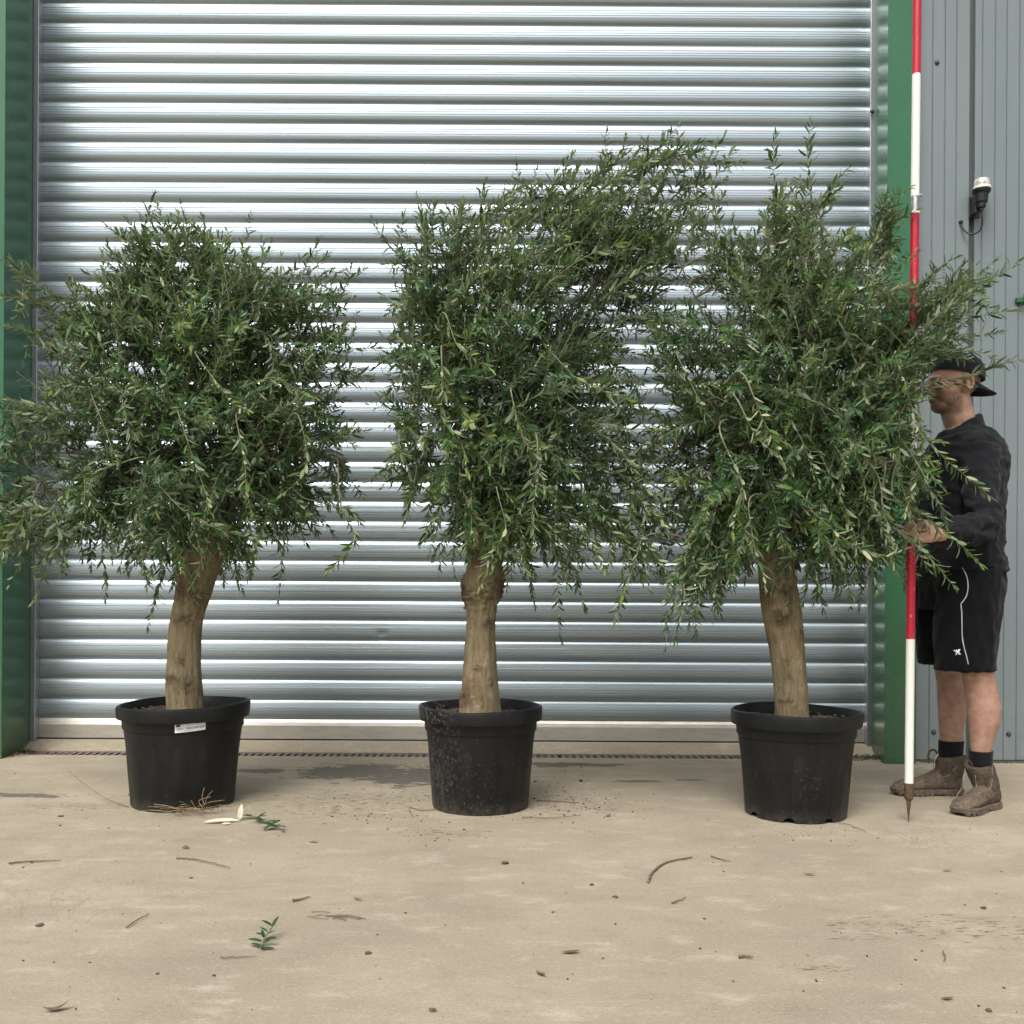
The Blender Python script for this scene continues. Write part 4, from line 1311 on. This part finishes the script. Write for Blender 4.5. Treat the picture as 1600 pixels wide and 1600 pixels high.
body.tube([(hx + .066, hy - .030, hz + .020), (hx + .046, hy - .022, hz + .036), (hx + .028, hy - .006, hz + .046), (hx + .020, hy + .012, hz + .050), (hx + .006, hy + .024, hz + .050)], [.014, .013, .0115, .0105, .0075], 10)
# far hand hangs by the thigh
d = (wr_f - el_f).normalized()
body.loft([(wr_f, (.026, 0, 0), (0, .018, 0)), (wr_f + d*.05, (.036, 0, 0), (0, .016, 0)), (wr_f + d*.09, (.036, 0, 0), (0, .014, 0))], 16)
for i in range(4):
    b0 = wr_f + d*.085 + Vector((-.027 + .018*i, 0, 0))
    body.tube([b0, b0 + d*.035 + Vector((0, -.004, 0)), b0 + d*.06 + Vector((0, -.016, 0)), b0 + d*(.072 + .006*(i % 3)) + Vector((0, -.03, 0))], [.009, .0088, .008, .006], 8)
body.tube([wr_f + d*.02 + Vector((-.025, -.01, 0)), wr_f + d*.05 + Vector((-.045, -.02, 0)), wr_f + d*.08 + Vector((-.048, -.028, 0))], [.012, .011, .008], 8)
# legs
near_leg = [(905, 1488, 1550, .060), (960, 1490, 1550, .065), (1010, 1497, 1549, .066), (1045, 1503, 1551, .064), (1060, 1504.5, 1553, .060), (1080, 1509, 1558, .060), (1105, 1512, 1563, .062), (1130, 1514, 1561, .056), (1155, 1516, 1552, .045), (1175, 1517, 1548, .038), (1195, 1521, 1548, .032), (1232, 1533, 1558, .026)]
far_leg = [(905, 1448, 1512, .060), (960, 1450, 1512, .065), (1010, 1454, 1510, .066), (1035, 1459, 1510, .062), (1050, 1462, 1509, .058), (1070, 1465, 1509, .058), (1092, 1466, 1511, .060), (1115, 1467, 1509, .054), (1140, 1468, 1505, .044), (1160, 1469, 1504, .037), (1178, 1471, 1501, .032), (1212, 1470, 1500, .028)]
body.loft(leg_rings(DN + .02, near_leg), 24)
body.loft(leg_rings(DF - .01, far_leg), 24)
bo = remesh(body, 'body', M['skin'], man, 0.0042, 5, 0.5)
# beard and cropped hair are hair on the skin itself
me = bo.data
co = np.zeros(len(me.vertices)*3); me.vertices.foreach_get('co', co); co = co.reshape(-1, 3) - np.array(hc)
beard = np.zeros(len(co))
x, y, z = co[:, 0], co[:, 1], co[:, 2]
jaw = np.clip((-.040 - z)/.025 + np.clip((x + .0)/.05, -1, .25)*-.0, 0, 1)*np.clip((z + .150)/.02, 0, 1)*np.clip((.022 - x)/.02, 0, 1)
jaw *= np.where((z < -.062) & (z > -.076) & (x < -.092) & (np.abs(y) < .02), .2, 1)
side = np.clip(1 - np.abs(x - .012)/.012, 0, 1)*(z > -.075)*(z < .02)*(np.abs(y) > .045)
back = np.clip((x - .045)/.02, 0, 1)*np.clip((z + .075)/.02, 0, 1)
beard = np.where(z > -.16, np.maximum(np.maximum(jaw*.85, side*.7), back*.9), 0)
brow = (np.abs(z - .006) < .007)*(x < -.07)*(np.abs(y) > .012)*(np.abs(y) < .05)
beard = np.maximum(beard, brow*.8)
# light hair on the shins
wz = co[:, 2] + hc.z
beard = np.where((wz < .52) & (wz > .15), .18, beard)
a = me.attributes.new('hair', 'FLOAT', 'POINT'); a.data.foreach_set('value', beard.astype(np.float32))
M['eye'] = simple('eye', (0.7, 0.68, 0.64), 0.2, 0.02, 20)
for sy in (1, -1):
    MB().ball(hc + Vector((-.080, sy*.031, -.012)), .0125, n=14, m=10).build('eye', M['eye'], man, True)

def folds(sc, amp, stretch=(1, 1, 1), seed=0):
    def fn(c):
        q = Vector((c.x*stretch[0], c.y*stretch[1], c.z*stretch[2]))*sc + Vector((seed, 0, 0))
        a = mnoise.noise(q); b = mnoise.noise(q*2.3 + Vector((5, 1, 2)))
        return amp*((1 - abs(a)*2.2)*.6 + b*.5 - .2)
    return fn
# sweatshirt
sw = MB()
sw.loft(leg_rings(DM, [(893, 1436, 1566, .185), (888, 1433, 1567, .190), (868, 1436, 1561, .188), (840, 1440, 1561, .182), (800, 1442, 1561, .185), (760, 1444, 1564, .195), (725, 1447, 1567, .205), (705, 1452, 1565, .195), (690, 1460, 1557, .165), (677, 1470, 1548, .125), (669, 1480, 1536, .085)]), 32)
def sleeve(sh, el, wr, cuff):
    e2 = el
    sw.tube([sh + Vector((.0, 0, .01)), sh.lerp(el, .3), sh.lerp(el, .7), e2, el.lerp(wr, .25), el.lerp(wr, .6), el.lerp(wr, cuff - .04), el.lerp(wr, cuff)], [.078, .072, .063, .060, .056, .048, .040, .041], 20)
sleeve(sh_n, el_n, wr_n, .93); sleeve(sh_f, el_f, wr_f, .95)
sw.ball(sh_n + Vector((0, .03, .0)), (.085, .075, .085)); sw.ball(sh_f + Vector((0, -.03, .0)), (.085, .075, .085))
# stand-up collar
sw.loft([(P(1504, 682, DM), (.092, 0, .012), (0, .085, 0)), (P(1502, 670, DM), (.082, 0, .030), (0, .075, 0)), (P(1501, 661, DM), (.078, 0, .038), (0, .071, 0))], 24)
fo1 = folds(10, .0095, (1.2, 1.2, 1.5), 3); fo2 = folds(24, .0022, (1, 1, 1.5), 9)
def sw_disp(c):
    q = (c - el_n).length
    k = 1.15 + 2.0*math.exp(-(q/.13)**2)
    low = 1 + .8*max(0, 1 - (c.z - .95)/.15) if c.z < 1.1 else 1
    return (fo1(c) + fo2(c))*k*low
remesh(sw, 'sweatshirt', M['sweat'], man, 0.0062, 7, 0.5, sw_disp)
# shorts
sh = MB()
sh.loft(leg_rings(DM, [(880, 1434, 1564, .170), (905, 1431, 1566, .180), (930, 1432, 1564, .178), (950, 1434, 1560, .165)]), 28)
sh.loft(leg_rings(DN + .03, [(890, 1462, 1564, .095), (915, 1460, 1567, .110), (950, 1462, 1562, .115), (1000, 1462, 1556, .112), (1035, 1464, 1553, .108), (1047, 1464, 1552.5, .107)]), 28)
sh.loft(leg_rings(DF - .03, [(915, 1430, 1545, .105), (950, 1430, 1540, .112), (1000, 1434, 1530, .108), (1025, 1436, 1525, .105), (1037, 1437, 1523, .104)]), 28)
fs = folds(13, .009, (1.3, 1.3, .7), 21)
shorts = remesh(sh, 'shorts', M['shorts'], man, 0.006, 5, 0.5, fs)
dgv = bpy.context.evaluated_depsgraph_get()
from mathutils.bvhtree import BVHTree
def bvh_of(o):
    me = o.data
    return BVHTree.FromPolygons([v.co.copy() for v in me.vertices], [tuple(p.vertices) for p in me.polygons])
sb = bvh_of(shorts)
def onto(b, px, py, D=3.6, off=0.0015):
    c = Vector((0, 0, H)); t = (P(px, py, D) - c).normalized()
    h = b.ray_cast(c, t)
    return h[0] + h[1]*off if h[0] else P(px, py, DN - .08)
pts = [onto(sb, a, b) for a, b in ((1500, 884), (1507, 893), (1511.5, 905), (1512.5, 918), (1510.5, 930), (1506, 938), (1501.5, 944), (1502.5, 955), (1503, 975), (1503.5, 995), (1506, 1010), (1510, 1025), (1513, 1038))]
MB().tube(catmull(pts, 5), .0024, 6).build('piping', M['piping'], shorts, True)
# small white emblem on the hem: two interlocking arcs
mb = MB()
for pth in (((1490.5, 1016), (1494, 1018.5), (1498, 1018), (1500, 1014.5)), ((1493, 1023.5), (1495, 1020), (1498.5, 1019.5), (1501, 1023)), ((1494.5, 1015), (1495.8, 1019), (1494.5, 1023)), ((1498, 1015), (1497, 1019), (1498.8, 1023))):
    mb.tube([onto(sb, a, b, off=.001) for a, b in pth], .0022, 6)
mb.build('emblem', M['emblem'], shorts, True)

# cap, worn backwards: crown over the skull, brim at the nape
cap = MB()
ca = Matrix.Rotation(math.radians(12), 3, 'Y')
cc_ = hc + Vector((.014, 0, .030))
rings = []
for i in range(11):
    t = i/10
    z = -.004 + .090*math.sin(t*math.pi/2); k = max(.06, math.cos(t*math.pi/2)**.55)
    rings.append((cc_ + ca @ Vector((.004*(1-t), 0, z)), ca @ Vector((.109*k, 0, 0)), ca @ Vector((0, .088*k, 0))))
cap.loft(rings, 36)
capo = cap.build('cap', M['cap'], man, True); auto_smooth(capo, 50)
mb = MB(); mb.ball(cc_ + ca @ Vector((0, 0, .087)), (.008, .008, .004), n=10, m=6); mb.build('cap_button', M['cap'], capo, True)
v, f = [], []
nu, nvv = 16, 8
for side in (0, 1):
    for i in range(nu+1):
        w = -1.12 + 2.24*i/nu
        for j in range(nvv+1):
            t = j/nvv
            r0 = Vector((.100*math.cos(w), .083*math.sin(w), 0)); 
            ext = .074*math.cos(w*1.25)**.6 if abs(w*1.25) < 1.57 else 0
            q = r0 + Vector((ext*t, 0, -.002 - .030*(abs(math.sin(w)))**2*(.4+.6*t) - .006*t)) + Vector((0, 0, -.003*side))
            v.append(cc_ + Vector((.0, 0, -.012)) + Matrix.Rotation(math.radians(20), 3, 'Y') @ q)
W = nvv + 1; off = (nu+1)*W
for i in range(nu):
    for j in range(nvv):
        a = i*W + j
        f.append((a, a+1, a+W+1, a+W)); f.append((off+a, off+a+W, off+a+W+1, off+a+1))
for i in range(nu):
    a = i*W + nvv; f.append((a, off+a, off+a+W, a+W))
mesh_obj('brim', v, f, M['cap'], capo, True)

# socks
def sock(D, rows):
    rings = [(c, (a[0] + .004, 0, 0), (0, b[1] + .004, 0)) for c, a, b in leg_rings(D, rows)]
    m = MB(); m.loft(rings, 24); auto_smooth(m.build('sock', M['sock'], man), 50)
sock(DN + .02, [(1173, 1516, 1549, .040), (1176, 1516.5, 1548.5, .040), (1190, 1516, 1548, .038), (1212, 1518, 1546, .034)])
sock(DF - .01, [(1157, 1468.5, 1504, .039), (1160, 1468.5, 1504, .039), (1175, 1468, 1503, .037), (1195, 1470, 1500, .033)])

def boot(heel, yaw, L, shaft_top, shaft_c, label):
    """built with the toe towards +x then turned; heel: ground point under the heel"""
    root = empty('boot', heel)
    root.parent = man; root.matrix_parent_inverse = man.matrix_basis.inverted()
    tag(root, label)
    Rm = Matrix.Rotation(yaw, 3, 'Z')
    W_ = lambda q: Vector(heel) + Rm @ Vector(q)
    k = L/0.29
    up = MB()
    # foot: cross-sections along its length (x, half width, top height)
    sec = [(.000, .018, .060), (.010, .030, .085), (.035, .036, .105), (.075, .037, .115), (.110, .038, .108), (.145, .041, .090), (.180, .046, .074), (.215, .049, .068), (.245, .047, .064), (.268, .040, .054), (.284, .026, .042), (.289, .014, .034)]
    rings = []
    for x, w, h in sec:
        z0 = .016
        rings.append((W_((x*k, 0, (z0+h)/2)), Rm @ Vector((0, w, 0)), Vector((0, 0, (h-z0)/2))))
    up.loft(rings, 24)
    # shaft
    a = Vector(shaft_c); a2 = Vector((a.x, a.y, shaft_top))
    b0 = W_((.055*k, 0, .06)); 
    up.loft([(b0, Rm @ Vector((.056, 0, 0)), Rm @ Vector((0, .039, 0))), (b0.lerp(a2, .45), Rm @ Vector((.060, 0, 0)), Rm @ Vector((0, .052, 0))), (a2, Rm @ Vector((.060, 0, -.008)), Rm @ Vector((0, .054, 0)))], 24)
    fb = folds(40, .0022, (1, 1, 1.5), yaw*3)
    bt = remesh(up, 'upper', M['boot'], root, 0.0045, 6, 0.5, fb)
    # sole with lugs
    so = MB()
    outl = [(-.004, 0), (.004, .026), (.025, .037), (.07, .038), (.115, .036), (.16, .043), (.20, .051), (.235, .052), (.262, .045), (.282, .030), (.292, .010)]
    ring = [(x*k, w) for x, w in outl] + [(x*k, -w) for x, w in outl[:0:-1]]
    n = len(ring)
    v = []
    for z, g in ((.006, .97), (.008, 1.0), (.024, 1.03), (.027, 1.0)):
        for x, w in ring: v.append(W_(((x - .14*k)*g + .14*k, w*g, z + .006*max(0, (x/k - .2)/.09))))
    f = [tuple(range(n))[::-1], tuple(3*n + i for i in range(n))]
    for j in range(3):
        for i in range(n): f.append((j*n+i, j*n+(i+1) % n, (j+1)*n+(i+1) % n, (j+1)*n+i))
    so.add(v, f)
    for i in range(13):
        x = (.012 + .0215*i)*k
        if .085*k < x < .125*k: continue
        w = np.interp(x/k, [q[0] for q in outl], [q[1] for q in outl])
        for sg in (1, -1):
            q = [W_((x + dx, sg*ww, zz)) for zz in (.0005 + .006*max(0, (x/k - .2)/.09), .012) for dx, ww in ((-.006, w*.5), (.006, w*.5), (.006, w*1.03), (-.006, w*1.03))]
            so.add(q, [(0,1,2,3), (4,5,6,7), (0,1,5,4), (1,2,6,5), (2,3,7,6), (3,0,4,7)])
    so.build('sole', M['sole'], root)
    bv = bvh_of(bt)
    return root, bt, bv
nh = G(1553, 1262); 
nb, nbt, nbv = boot(Vector((P(1556, 1255, 4.01).x, 4.01, 0)), math.radians(180 + 36), .285, P(1530, 1196, DN).z, P(1529, 1190, DN + .02), 'dusty brown boot on the near foot, toe towards the camera')
fh = G(1500, 1238)
fb_, fbt, fbv = boot(Vector((P(1502, 1235, 4.25).x, 4.25, 0)), math.radians(180 + 2), .30, P(1487, 1180, DF).z, P(1486, 1172, DF - .02), 'dusty brown boot on the far foot, seen from the side')
def stitch(b, root, pts, r=.0014):
    q = [onto(b, a, c, 3.6, .0006) for a, c in pts]
    MB().tube(catmull(q, 5), r, 5).build('seam', M['stitch'], root, True)
def gore(b, root, poly):
    c = poly; n = len(c)
    v = [onto(b, a, d, 3.6, .0018) for a, d in c]
    cen = onto(b, sum(a for a, _ in c)/n, sum(d for _, d in c)/n, 3.6, .0022)
    mesh_obj('elastic_panel', [tuple(q) for q in v + [cen]], [(i, (i+1) % n, n) for i in range(n)], M['elastic'], root)
stitch(nbv, nb, [(1524, 1198), (1524, 1212), (1526, 1228), (1530, 1240)])
stitch(nbv, nb, [(1508, 1200), (1506, 1215), (1502, 1232), (1494, 1244)])
stitch(nbv, nb, [(1550, 1200), (1550, 1220), (1546, 1236)])
gore(nbv, nb, [(1535, 1196), (1547, 1196), (1547, 1212), (1544, 1228), (1540, 1229), (1536, 1214)])
stitch(fbv, fb_, [(1466, 1178), (1459, 1192), (1459, 1205), (1466, 1214), (1482, 1212), (1494, 1198), (1500, 1182)])
gore(fbv, fb_, [(1470, 1181), (1495, 1182), (1492, 1196), (1482, 1208), (1470, 1210), (1464, 1200)])
for root, a, b_ in ((fb_, P(1461, 1172, DF - .02), P(1450, 1182, DF - .03)), (nb, P(1516, 1190, DN - .03), P(1508, 1196, DN - .05))):
    mb = MB(); mid = a.lerp(b_, .5) + Vector((-.004, 0, .012))
    mb.tube(catmull([a + Vector((.008, 0, -.015)), a, mid, b_, b_ + Vector((.006, 0, -.012))], 5), .0042, 6); mb.build('pull_tab', M['elastic'], root, True)

# ------------------------------------------------------------------ litter on the concrete
def litter_twig(pix, r, label, mat='dry_twig', h=0.004, group='dry twigs on the concrete', lift=None):
    w = [G(a, b) for a, b in pix]
    w = [Vector((q.x, q.y, h + (lift[i] if lift else 0) + .003*random.random())) for i, q in enumerate(w)]
    p = catmull(w, 6)
    p = [q + Vector((random.gauss(0, .0012), random.gauss(0, .002), 0)) for q in p]
    n = len(p)
    o = MB().tube(p, [r*(.85 - .5*i/n) for i in range(n)], 6).build('twig', M[mat], None, True)
    return tag(o, label, 'twig', group)
litter_twig([(14, 1351), (45, 1348), (94, 1347)], .0035, 'straight dry twig lying at the far left of the concrete')
litter_twig([(277, 1343), (300, 1345), (330, 1351), (360, 1359)], .0032, 'thin brown twig lying in front of the stickered pot')
litter_twig([(198, 1452), (212, 1442), (232, 1430)], .0025, 'short slanting grass-thin twig, left foreground')
litter_twig([(1012, 1381), (1020, 1365), (1040, 1350), (1081, 1342)], .0055, 'curved pale dry stalk between middle and right pots')
litter_twig([(1112, 1340), (1128, 1345), (1143, 1349)], .003, 'small thin twig just right of the curved dry stalk')
litter_twig([(1050, 1413), (1060, 1410), (1072, 1405)], .003, 'small dry twig below the curved stalk')
litter_twig([(458, 1410), (470, 1407), (484, 1404)], .004, 'short dark twig in the left half of the foreground')
litter_twig([(345, 1499), (375, 1498), (402, 1497)], .0018, 'thread-thin straw beside the fallen green sprig')
litter_twig([(690, 1265), (660, 1268), (640, 1263), (645, 1278)], .0022, 'thin root strand left of the middle pot')
litter_twig([(838, 1252), (870, 1254), (905, 1256)], .004, 'dark muddy twig right of the middle pot')
litter_twig([(815, 1279), (860, 1280), (907, 1275)], .0022, 'long thin root strand right of the middle pot')
litter_twig([(1310, 1287), (1330, 1292), (1353, 1302)], .002, 'thin root strand at the foot of the notched pot')
litter_twig([(1474, 1490), (1477, 1500), (1474, 1505)], .002, 'tiny bent straw in the right foreground')
litter_twig([(1155, 1498), (1166, 1498), (1177, 1499)], .0045, 'stubby olive-coloured leaf stalk in the right foreground')
litter_twig([(200, 1262), (165, 1254), (135, 1240), (106, 1225)], .002, 'long thin root trailing left from the stickered pot', lift=[0, .01, .03, .05])
litter_twig([(1345, 1190), (1370, 1186), (1395, 1177)], .003, 'thin dry stalk leaning at the foot of the right green post', lift=[0, .01, .03])

def clod(px, py, r, label, flat=.6, mat='soil_crumb'):
    r *= .75; flat *= .8
    c = G(px, py)
    bm = bmesh.new(); bmesh.ops.create_icosphere(bm, subdivisions=2, radius=1)
    for q in bm.verts:
        k = 1 + .75*mnoise.noise(q.co*1.9 + Vector((px, py, 0)))
        q.co = Vector((c.x + q.co.x*k*r, c.y + q.co.y*k*r, max(.0, r*flat*.8 + q.co.z*k*r*flat)))
    me = bpy.data.meshes.new('soil_clod'); bm.to_mesh(me); bm.free(); me.materials.append(M[mat])
    o = link(bpy.data.objects.new('soil_clod', me))
    return tag(o, label, 'soil clod', 'soil clods on the concrete')
clod(907, 1221, .010, 'round dark soil clod right of the middle pot', .9)
clod(789, 1350, .014, 'dark soil clod in the centre of the foreground, below the middle pot')
clod(1537, 1420, .010, 'dark soil clod near the right edge of the foreground')
clod(925, 1383, .010, 'flat soil clod left of the curved dry stalk', .4)
clod(962, 1402, .011, 'flat soil flake below the curved dry stalk', .25)
clod(95, 1276, .014, 'flattish brown clod left of the stickered pot', .3)
clod(62, 1447, .013, 'brown crumbly clod at the left of the foreground', .4)
clod(575, 1490, .011, 'crumbly clod in the foreground right of the green sprig', .4)
clod(290, 1326, .014, 'pale brown clod in front of the stickered pot', .6, 'dead_leaf')
clod(1544, 1580, .009, 'small clod in the bottom right corner', .5)
clod(676, 1580, .010, 'small clod at the bottom edge, left of centre', .5, 'dead_leaf')
clod(892, 1245, .005, 'tiny crumb right of the middle pot', .8)

def dead_leaf(px, py, yaw, L, label, mat='dead_leaf', curl=.25):
    c = G(px, py)
    R = Matrix.Rotation(yaw, 3, 'Z')
    n = 7; v, f = [], []
    for i in range(n):
        t = i/(n-1)
        w = .17*math.sin(math.pi*min(.97, max(.03, t)))**.8
        for s in (-1, 0, 1):
            q = Vector(((t-.5)*L, s*w*L, .004 + L*(curl*(t-.4)**2*1.2 + .10*abs(s)*w*2)))
            v.append(c + R @ q)
    for i in range(n-1):
        for s in range(2):
            a = i*3 + s; f.append((a, a+3, a+4, a+1))
    o = mesh_obj('fallen_leaf', v, f, M[mat], None, True)
    return tag(o, label, 'leaf', 'fallen leaves on the concrete')
dead_leaf(88, 1580, .3, .05, 'brown curled leaf in the bottom left corner', curl=.8)
dead_leaf(560, 1407, -.4, .03, 'small dark curled leaf in the foreground, left of centre', curl=.6)
dead_leaf(845, 1524, -.9, .035, 'small brown leaf in the lower foreground, centre', curl=.3)
dead_leaf(892, 1490, .1, .045, 'narrow brown leaf above the small leaf in the lower centre', curl=.2)
dead_leaf(1265, 1368, -.2, .035, 'narrow brown leaf in front of the notched pot', curl=.2)
dead_leaf(1480, 1362, -.3, .03, 'narrow brown leaf in front of the near boot', curl=.2)
dead_leaf(490, 1317, .1, .035, 'narrow brown leaf below the broken green shoot', curl=.2)
dead_leaf(950, 1276, .8, .035, 'brown leaf on the concrete between middle and right pots', curl=.4)
dead_leaf(1480, 1563, .1, .03, 'brown leaf in the bottom right foreground', curl=.2)

# green sprigs: stem with leaves as parts
def sprig(label, stem, leaves, base):
    root = empty('olive_sprig', base, label, 'sprig', 'broken olive sprigs on the concrete')
    MB().tube(catmull(stem, 6), [.0022]*(6*(len(stem)-1)) + [.001], 6).build('stem', M['twig'], root, True)
    for p, d, nrm, L, w, ti, mat in leaves:
        x = Vector(d).normalized(); n_ = Vector(nrm); n_ = (n_ - x*n_.dot(x)).normalized(); y = n_.cross(x)
        if mat:
            me = bpy.data.meshes.new('leaf'); me.from_pydata([tuple(q) for q in LT], [], LF); me.materials.append(M[mat])
        else: me = leaf_mesh(ti)
        o = bpy.data.objects.new('leaf', me); link(o, root)
        o.matrix_basis = Matrix(((x.x*L, y.x*L*w, n_.x*L, p[0]), (x.y*L, y.y*L*w, n_.y*L, p[1]), (x.z*L, y.z*L*w, n_.z*L, p[2]), (0, 0, 0, 1)))
g0 = G(410, 1482)
st = [g0 + Vector((0, -.01, .004)), g0 + Vector((-.004, .03, .014)), g0 + Vector((.008, .07, .030))]
lv = []
rr = random.Random(5)
for i in range(13):
    t = i/12; p = st[0].lerp(st[1], t*2) if t < .5 else st[1].lerp(st[2], t*2-1)
    w = i*2.4
    lv.append((p, (math.cos(w)*.9, math.sin(w)*.5, .10 + .55*t), (math.cos(w)*-.4, -.3, 1), .030*rr.uniform(.7, 1.3), 1.35, rr.uniform(.0, .3), None))
sprig('small upright green sprig lying alone in the left foreground', st, lv, g0)
g1 = G(375, 1283)
st = [G(372, 1284) + Vector((0, 0, .006)), G(395, 1281) + Vector((0, 0, .012)), G(418, 1289) + Vector((0, 0, .012)), G(438, 1298) + Vector((0, 0, .008))]
lv = [(G(374, 1282), (.1, .1, 1), (0, -1, .2), .062, 1.5, 1, 'pale_leaf'), (G(376, 1284) + Vector((0, 0, .006)), (-1, -.35, .05), (0, -.3, 1), .135, .8, 1, 'pale_leaf'), (G(362, 1288) + Vector((0, 0, .004)), (-.6, -.5, .1), (0, -.5, 1), .04, 1.2, 1, 'pale_leaf')]
for i in range(16):
    t = .35 + .65*i/15
    k = t*3; j = min(2, int(k)); p = st[j].lerp(st[j+1], k-j)
    lv.append((p, (rr.uniform(-.6, .8), rr.uniform(-1, .6), rr.uniform(-.02, .35)), (rr.gauss(0, .3), -.3, 1), .06*rr.uniform(.7, 1.2), 1.1, rr.uniform(.0, .25), None))
sprig('broken green shoot with two pale leaves beside the stickered pot', st, lv, g1)

# roots straggling from under the stickered pot
rt = MB(); rr = random.Random(9)
c0 = G(300, 1272)
for i in range(46):
    a = Vector((c0.x + rr.gauss(0.0, .05), c0.y + rr.uniform(-.02, .03), rr.uniform(.003, .02)))
    d = Vector((rr.gauss(0, 1), rr.uniform(-.7, .1), rr.uniform(-.05, .25))).normalized()
    L = rr.uniform(.04, .14)
    p = [a + d*L*t + Vector((rr.gauss(0, .006), rr.gauss(0, .006), .012*math.sin(t*3)*rr.random())) for t in (0, .3, .65, 1)]
    for q in p: q.z = max(.002, q.z)
    rt.tube(catmull(p, 4), [.0010]*12 + [.0005], 4)
for pix, lift in (((( 322, 1258), (317, 1245), (320, 1228)), (.0, .03, .06)), (((318, 1262), (312, 1250), (330, 1243)), (.0, .03, .045)), (((290, 1270), (268, 1260), (242, 1256)), (.004, .02, .03))):
    rt.tube(catmull([G(a, 1272) + Vector((0, -.01, (1272-b)/F*3.85*.9 + .004)) for a, b in pix], 5), .0015, 5)
ro = rt.build('root_tangle', M['root'], None, True)
tag(ro, 'tangle of dry roots sticking out from under the stickered pot', 'roots')

# fibres lying in the foreground
rt = MB(); c0 = G(510, 1433)
for i in range(14):
    a = c0 + Vector((rr.uniform(-.05, .05), rr.gauss(0, .012), .003))
    d = Vector((1, rr.gauss(-.25, .2), 0)).normalized(); L = rr.uniform(.04, .10)
    rt.tube(catmull([a, a + d*L*.5 + Vector((0, rr.gauss(0, .006), .003)), a + d*L], 4), .0009, 4)
tag(rt.build('root_fibres', M['dry_twig'], None, True), 'flat wisp of dry root fibres in the foreground', 'roots')

# crumbs: uncountable
mb = MB(); rr = random.Random(21)
def crumbs(n, f_, smin=.0012, smax=.005):
    for i in range(n):
        px, py = f_(); q = G(px, py); r = rr.uniform(smin, smax)*rr.random()**.5
        mb.ball((q.x, q.y, r*.5), (r*rr.uniform(.8, 2.2), r, r*.7), Matrix.Rotation(rr.uniform(0, 3), 3, 'Z'), n=5, m=4)
crumbs(260, lambda: (rr.uniform(-20, 1620), 1190 + 410*rr.random()**1.3), .0008, .0038)
crumbs(160, lambda: (rr.gauss(880, 50), rr.gauss(1255, 20)), .001, .005)
crumbs(120, lambda: (rr.gauss(610, 70), rr.gauss(1262, 22)), .001, .0045)
crumbs(60, lambda: (rr.gauss(690, 30), rr.gauss(1300, 8)), .001, .0035)
crumbs(60, lambda: (rr.gauss(1260, 60), rr.gauss(1300, 9)), .001, .003)
tag(mb.build('soil_crumbs', M['soil_crumb']), 'loose soil crumbs scattered over the concrete', 'crumbs', kind='stuff')
# moss and litter in the corner by the left post, and at the right post foot
mb = MB()
for i in range(260):
    t = rr.random()
    px = -20 + 95*t + rr.gauss(0, 6); py = 1181 - 17*t + rr.gauss(0, 2.5)
    q = G(px, py); q.y = min(q.y, 5.33); r = rr.uniform(.003, .014)*(1.1 - .6*t)
    mb.ball((q.x, q.y, r*.4), (r*1.5, r, r*.7), n=6, m=4)
for i in range(90):
    px = rr.uniform(1330, 1385); q = G(px, rr.gauss(1180, 4)); r = rr.uniform(.002, .008)
    mb.ball((q.x, min(q.y, 5.3), r*.4), (r*1.5, r, r*.6), n=6, m=4)
for i in range(110):
    px = rr.uniform(1434, 1620); q = G(px, 1189.5 + abs(rr.gauss(0, 1.5))); r = rr.uniform(.002, .009)
    mb.ball((q.x, min(q.y, 5.04), r*.4), (r*1.6, r, r*.7), n=6, m=4)
tag(mb.build('moss', M['moss']), 'moss and grit gathered along the foot of posts and wall', 'moss', kind='stuff')
mb = MB()
for i in range(70):
    t = rr.random(); q = G(-10 + 90*t, 1182 - 16*t + rr.gauss(0, 3)); q.y = min(q.y, 5.33); d = Vector((rr.gauss(0, 1), rr.gauss(0, .5), abs(rr.gauss(0, .25)))).normalized()
    L = rr.uniform(.02, .07); mb.tube([q + Vector((0, 0, .004)), q + d*L*.5 + Vector((0, 0, .008)), q + d*L], [.0016, .0014, .0007], 4)
tag(mb.build('corner_litter', M['root']), 'dry straw and leaf litter in the corner by the left post', 'litter', kind='stuff')
